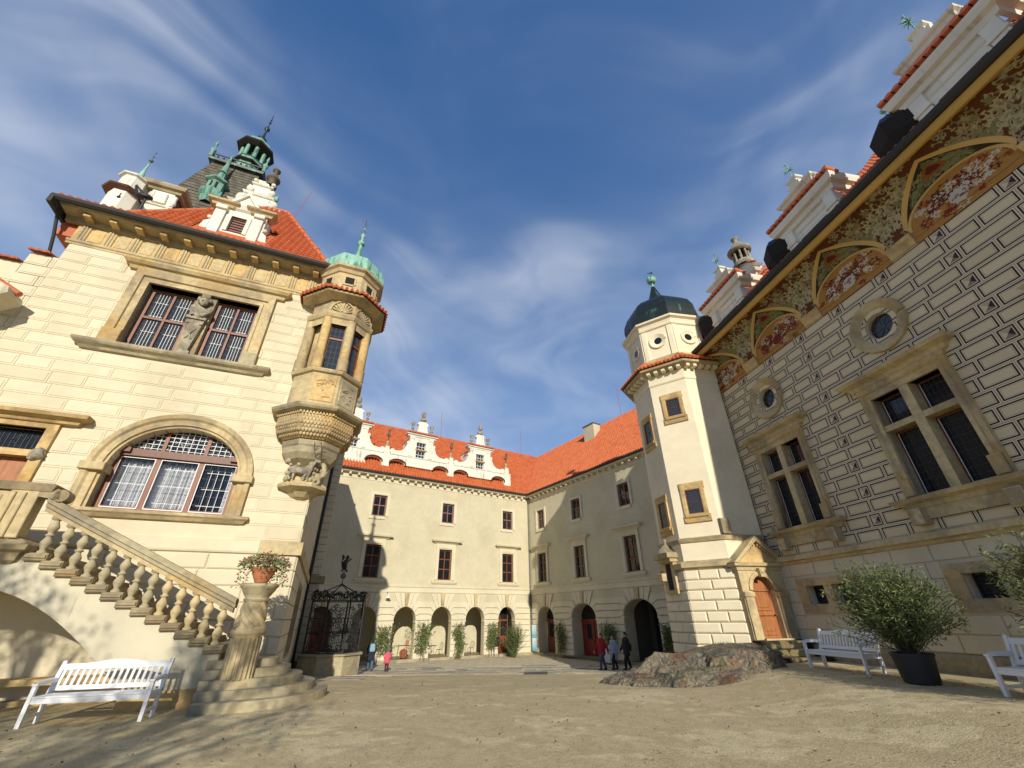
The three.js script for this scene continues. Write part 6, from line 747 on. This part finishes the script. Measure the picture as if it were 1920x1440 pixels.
// ---------- cafe furniture, rack, banner, signs ----------
const inA = (s, o) => { const th = 32.5 * RAD; return [1.54 + s * Math.cos(th) + o * Math.sin(th), -43 - s * Math.sin(th) + o * Math.cos(th)]; }, inB = (s, o) => { const th = -57.5 * RAD; return [1.54 + s * Math.cos(th) + o * Math.sin(th), -43 - s * Math.sin(th) + o * Math.cos(th)]; };
{ const tbl = (label, s, o) => { const [x, z] = inA(s, o), t = thing('cafe_table', label, 'table', [x, -1.05, z], 32.5, 'metal cafe tables in the arcade'); obj('tabletop', lathe([[0, .72], [.38, .72], [.38, .745], [0, .745]], 0, 0, 0, 18), m.ironG, t); for (let k = 0; k < 3; k++) { const a = k * 2.1; obj('leg', tube([[.25 * Math.cos(a), .72, .25 * Math.sin(a)], [.1 * Math.cos(a), .4, .1 * Math.sin(a)], [.3 * Math.cos(a), 0, .3 * Math.sin(a)]], .014, 5), m.ironG, t); } };
  tbl('round metal cafe table in arch behind the second climber', -9.0, -1.0); tbl('round metal cafe table in arch left of wooden entrance', -6.1, -1.1);
  const ch = (label, s, o, a) => { const [x, z] = inA(s, o), t = thing('cafe_chair', label, 'chair', [x, -1.05, z], 32.5 + a, 'metal cafe chairs in the arcade'); obj('seat', lathe([[0, .44], [.2, .44], [.2, .46], [0, .46]], 0, 0, 0, 14), m.ironG, t); for (const [p, q] of [[-1, -1], [1, -1], [-1, 1], [1, 1]]) obj('leg', bar([p * .15, .44, q * .15], [p * .2, 0, q * .2], .012), m.ironG, t); obj('backrest', [tube([[-.2, .44, -.17], [-.21, .8, -.23], [0, .92, -.25], [.21, .8, -.23], [.2, .44, -.17]], .014, 5), bar([0, .46, -.19], [0, .91, -.25], .008), bar([-.1, .46, -.19], [-.1, .88, -.24], .008), bar([.1, .46, -.19], [.1, .88, -.24], .008)], m.ironG, t); };
  ch('metal chair left of the cafe table in the third arch', -9.6, -.95, 80); ch('metal chair right of the cafe table in the third arch', -8.35, -1.05, -80); ch('metal chair right of the cafe table in the fourth arch', -5.5, -1.1, -75);
  { const [x, z] = inA(-11.6, -.5), t = thing('wooden_rack', 'small wooden stand with plant pot inside second arch', 'stand', [x, -1.05, z], 32.5); obj('top', bx(-.5, .45, .82, .86, -.2, .2), m.woodD, t); for (const s of [-1, 1]) obj('leg', bar([s * .3, .84, 0], [s * .42, 0, 0], .025), m.woodD, t); obj('panel', (() => { const g = new THREE.CylinderGeometry(.3, .3, .06, 16); g.rotateX(1.35); g.translate(.05, .35, .12); return g; })(), m.wood, t); const [X, Z] = inA(-11.25, -.55); const p = thing('planter', 'small terracotta planter standing on the wooden stand', 'flower pot', [X, -.19, Z]); obj('pot', lathe([[.1, 0], [.15, .3], [.12, .3]], 0, 0, 0, 12), m.terracotta, p); const L = []; for (let k = 0; k < 260; k++) L.push({ p: [rr(-.25, .35), rr(.3, 1.1), rr(-.2, .2)], d: [rr(-1, 1), rr(-.6, .8), rr(-1, 1)], l: .1, w: .03 }); stuff(obj('foliage', leaves(L), m.leaf[0], p)); }
  { const [x, z] = inB(.55, .12), t = thing('blue_banner', 'light blue printed banner on wall in the inner corner', 'banner', [x, -1.0, z], -57.5); obj('cloth', poly(rect(-.32, .32, .05, 2.0), 0, .02), M([1, 1, 1], .6, canvasTex(128, 384, (g, W, H) => { const R = mulberry(4); const gr = g.createLinearGradient(0, 0, 0, H); gr.addColorStop(0, '#e8f2f6'); gr.addColorStop(.5, '#bfe3f2'); gr.addColorStop(1, '#4fb4de'); g.fillStyle = gr; g.fillRect(0, 0, W, H); for (let i = 0; i < 60; i++) { g.fillStyle = `rgba(255,255,255,${.2 + .4 * R()})`; g.fillRect(R() * W, R() * H, 20 * R(), 14 * R()); } })), t); obj('pole', bar([-.34, 0, .01], [-.34, 2.05, .01], .015), m.iron, t); }
  { const [x, z] = inB(10.3, .9), t = thing('notice_stand', 'pale grey notice stand behind walking people', 'sign', [x, gy(x, z), z], -57.5); obj('board', rbx(-.35, .35, .1, 1.1, -.05, .05), M([.55, .56, .56], .6), t); obj('feet', bx(-.35, .35, 0, .1, -.15, .15), m.ironG, t); }
  { const [x, z] = inA(-3.85, .35), t = thing('menu_board', 'dark menu board at the wooden entrance of the arcade', 'sign', [x, -1.2, z], 32.5); obj('board', rbx(-.28, .28, .75, 1.45, -.03, .03), m.iron, t); for (const s of [-1, 1]) obj('leg', bar([s * .2, .8, 0], [s * .24, 0, .1], .02), m.iron, t); }
  { const [x, z] = inA(-13.45, .35), t = thing('wall_lamp', 'small white bell-shaped lamp on arcade wall above the well', 'lamp', [x, 2.95, z], 32.5); obj('shade', lathe([[.03, .35], [.05, .2], [.2, .02], [.17, .02]], 0, 0, 0, 12), m.wpaint, t); obj('arm', bar([0, .34, 0], [0, .4, -.36], .02), m.iron, t); }
  const [dx, dz] = [2.2, -24]; { const t = thing('drain_cover', 'dark iron drain cover set in the paving', 'drain cover', [dx - 1.2, gy(dx - 1.2, dz) + .035, dz]); obj('cover', bx(-.55, .55, 0, .015, -.3, .3), m.ironG, t); t.rotation.x = Math.atan(.0695) * -1 * -1; }
}
// ---------- people ----------
function blob(joints, res, k = .06) { // tapered capsules joined by a smooth minimum, meshed on a grid
  let lo = [9, 9, 9], hi = [-9, -9, -9]; for (const [a, ra, b, rb] of joints) for (const [p, r] of [[a, ra], [b, rb]]) for (let i = 0; i < 3; i++) { lo[i] = Math.min(lo[i], p[i] - r - .08); hi[i] = Math.max(hi[i], p[i] + r + .08); }
  const c = lo.map((v, i) => (v + hi[i]) / 2), S = Math.max(...lo.map((v, i) => hi[i] - v)) / 2 * 1.12; const mc = new MarchingCubes(res, m.dark, false, false, 60000); mc.isolation = 0; const JJ = joints.map(([a, ra, b, rb]) => [a, ra, b, rb, a.map((v, i) => (v + b[i]) / 2), (Math.hypot(...a.map((v, i) => v - b[i])) / 2 + Math.max(ra, rb) + .12) ** 2]);
  for (let z = 0; z < res; z++) for (let y = 0; y < res; y++) for (let x = 0; x < res; x++) { const p = [c[0] + (x / (res / 2) - 1) * S, c[1] + (y / (res / 2) - 1) * S, c[2] + (z / (res / 2) - 1) * S]; let d = 9; for (const [a, ra, b, rb, mm, hr] of JJ) { if ((p[0] - mm[0]) ** 2 + (p[1] - mm[1]) ** 2 + (p[2] - mm[2]) ** 2 > hr) continue; const ab = b.map((v, i) => v - a[i]), ap = p.map((v, i) => v - a[i]), L = ab[0] ** 2 + ab[1] ** 2 + ab[2] ** 2 || 1e-9, t = Math.min(1, Math.max(0, (ap[0] * ab[0] + ap[1] * ab[1] + ap[2] * ab[2]) / L)), e = Math.hypot(ap[0] - ab[0] * t, ap[1] - ab[1] * t, ap[2] - ab[2] * t) - mix(ra, rb, t); const h = Math.max(0, 1 - Math.abs(d - e) / k); d = Math.min(d, e) - h * h * k * .25; } mc.field[x + y * res + z * res * res] = -Math.min(d, .12); }
  mc.update(); const n = mc.count, P = new Float32Array(n * 3), N = new Float32Array(n * 3); for (let i = 0; i < n; i++) for (let q = 0; q < 3; q++) { P[i * 3 + q] = c[q] + mc.positionArray[i * 3 + q] * S; N[i * 3 + q] = mc.normalArray[i * 3 + q]; }
  const g = new THREE.BufferGeometry(); g.setAttribute('position', new THREE.BufferAttribute(P, 3)); g.computeVertexNormals(); return g;
}
function person(label, x, z, face, H, { coat, legs, hat, hair = [.03, .02, .015], coatLen = .45, step = .16, shoe = [.03, .03, .03], armSwing = .12, group }) {
  const t = thing('person', label, 'person', [x, gy(x, z) + .02, z], face, group), k = H / 1.72, J = (a, ra, b, rb) => [a.map(v => v * k), ra * k, b.map(v => v * k), rb * k], sk = M([.5, .28, .19], .6), c = M(coat, .85), l = M(legs, .85);
  const hip = s => [s * .09, .9, 0], kn = s => [s * .1, .5, s * step * .6 + .05], an = s => [s * .1, .09, s * step - .02 * (s > 0)], sh = s => [s * .17, 1.4, 0], el = s => [s * .25, 1.13, -s * armSwing * .6 - .03], wr = s => [s * .25, .9, -s * armSwing * 1.4 + .06];
  const B = [J([0, 1.62, .02], .1, [0, 1.58, .03], .092), J([0, 1.55, .045], .065, [0, 1.52, .06], .05), J([0, 1.42, 0], .055, [0, 1.55, 0], .05), J([0, 1.3, 0], .13, [0, .95, 0], .13), J([0, 1.57, .12], .018, [0, 1.6, .1], .012)]; for (const s of [-1, 1]) { B.push(J(sh(s), .05, el(s), .04), J(el(s), .04, wr(s), .03), J(hip(s), .08, kn(s), .055), J(kn(s), .055, an(s), .04), J([s * .098, 1.58, .01], .025, [s * .1, 1.56, .01], .02)); const w = wr(s); for (let f = 0; f < 4; f++) B.push(J([w[0] - s * .01, w[1] - .05, w[2] + (f - 1.5) * .018], .011, [w[0] - s * .02, w[1] - .13 + .01 * Math.abs(f - 1.5), w[2] + (f - 1.5) * .02 + .02], .008)); B.push(J([w[0], w[1] - .02, w[2] + .02], .013, [w[0] - s * .02, w[1] - .07, w[2] + .055], .009), J(w, .03, [w[0], w[1] - .06, w[2]], .028)); }
  obj('body', blob(B, 54, .04), sk, t); const C = [J([0, 1.36, 0], .17, [0, 1.02, 0], .17), J([-.1, 1.4, 0], .1, [.1, 1.4, 0], .1), J([-.07, 1.1, 0], .15, [-.07, 1.0 - coatLen + .1, 0], .15), J([.07, 1.1, 0], .15, [.07, 1.0 - coatLen + .1, 0], .15), J([0, 1.44, 0], .075, [0, 1.48, 0], .07)]; for (const s of [-1, 1]) C.push(J(sh(s), .085, el(s), .07), J(el(s), .07, wr(s), .052)); obj('coat', blob(C, 52, .06), c, t);
  const Lg = []; for (const s of [-1, 1]) Lg.push(J(hip(s), .115, kn(s), .08), J(kn(s), .08, an(s), .06)); obj('trousers', blob(Lg, 44, .03), l, t); const Sh = []; for (const s of [-1, 1]) { const a = an(s); Sh.push(J([a[0], .05, a[2] - .04], .05, [a[0], .04, a[2] + .15], .042)); } obj('shoes', blob(Sh, 36, .02), M(shoe, .6), t);
  obj(hat ? 'knitted_hat' : 'hair', blob([J([0, 1.655, -.015], .108, [0, 1.62, -.03], .104), ...(hat ? [J([0, 1.74, -.01], .05, [0, 1.72, -.01], .06)] : [J([0, 1.6, -.05], .09, [0, 1.52, -.05], .07)])], 32, .03), M(hat || hair, .9), t); return t;
}
person('person in dark coat and blue jeans walking past the well', -9.15, -31.4, 205, 1.72, { coat: [.012, .018, .035], legs: [.07, .12, .21], coatLen: .5 });
{ const t = thing('backpack', 'pale blue backpack worn by the person in dark coat', 'backpack', [-9.15, gy(-9.15, -31.4) + .02, -31.4], 205); obj('bag', blob([[[-.06, 1.35, -.22], .1, [-.06, 1.1, -.24], .12], [[.06, 1.35, -.22], .1, [.06, 1.1, -.24], .12]], 30, .06), M([.22, .36, .42], .8), t); obj('strap', [tube([[-.1, 1.42, -.16], [-.12, 1.5, 0], [-.13, 1.3, .17], [-.12, 1.1, .12]], .018, 5), tube([[.1, 1.42, -.16], [.12, 1.5, 0], [.13, 1.3, .17], [.12, 1.1, .12]], .018, 5)], M([.1, .16, .2], .8), t); }
person('small child in pink jacket and blue hat near arcade pier', -7.8, -30.3, 190, 1.12, { coat: [.62, .09, .14], legs: [.07, .01, .02], hat: [.05, .16, .24], coatLen: .35, step: .06 });
person('person in red jacket and jeans walking left past the rock', 5.05, -28.5, -62, 1.78, { coat: [.28, .012, .015], legs: [.05, .07, .11], coatLen: .3, step: .26, armSwing: .2 });
person('person in light blue coat walking between two others', 5.9, -29.3, -65, 1.7, { coat: [.32, .38, .46], legs: [.015, .015, .02], coatLen: .5, step: .22, hair: [.08, .05, .03] });
person('person in black clothes following behind the walkers', 6.45, -28.4, -70, 1.8, { coat: [.012, .012, .013], legs: [.012, .012, .014], hat: [.012, .012, .012], coatLen: .35, step: .24 });
// ---------- tree behind the camera that shades the lower left ----------
for (const [label, X, Z, sc] of [['leafy tree standing behind the viewpoint and casting shade on the left', -2.6, 8.5, 1], ['smaller leafy tree behind the viewpoint shading the arch under the stair', -7.9, 4.6, .92]]) { const t = thing('courtyard_tree', label, 'tree', [X, 0, Z], 0, 'trees behind the viewpoint'); t.scale.setScalar(sc); const S = [bar([0, -.1, 0], [0.05, 3.2, 0], .2, 8, .14)], L = [[], []];
  for (let k = 0; k < 60; k++) { const a = rr(0, 6.283), e = rr(.4, 2.7), h = rr(3.6, 9.2), w = Math.sqrt(Math.max(.15, 1 - ((h - 6) / 3.6) ** 2)), tip = [e * w * Math.cos(a), h, e * w * Math.sin(a)]; S.push(tube([[0.05, Math.min(3, h - 1), 0], [tip[0] * .4, h - .9, tip[2] * .4], tip], .04, 5, 6)); for (let q = 0; q < 75; q++) { const p = [tip[0] + rr(-.55, .55), tip[1] + rr(-.5, .5), tip[2] + rr(-.55, .55)]; L[q & 1].push({ p, d: [rr(-1, 1), rr(-1, .6), rr(-1, 1)], l: rr(.1, .2), w: rr(.06, .11) }); } }
  obj('trunk', S, m.woodD, t); L.forEach((l, i) => stuff(obj('crown', leaves(l), m.leaf[i], t))); }
// ---------- fallen leaves and pebbles on the gravel ----------
{ const L = [], Pb = []; for (let k = 0; k < 420; k++) { const x = rr(-9, 10), z = -rr(3.2, 17); if (x < -4 && z < -10) continue; L.push({ p: [x, gy(x, z) + .022, z], d: [rr(-1, 1), .12, rr(-1, 1)], l: rr(.03, .07), w: rr(.015, .035) }); } for (let k = 0; k < 700; k++) { const x = rr(-8, 9), z = -rr(3, 13); const g = new THREE.IcosahedronGeometry(rr(.006, .017), 0); g.scale(1, .6, 1); g.translate(x, gy(x, z) + .012, z); Pb.push(g); }
  tag(obj('fallen_leaves', leaves(L), M([.12, .075, .03], .8)), 'small dry leaves scattered over the gravel', 'leaves', null, 'stuff'); tag(obj('pebbles', Pb, m.statue), 'small loose pebbles scattered on the gravel', 'pebbles', null, 'stuff'); }
renderer.render(scene, camera);
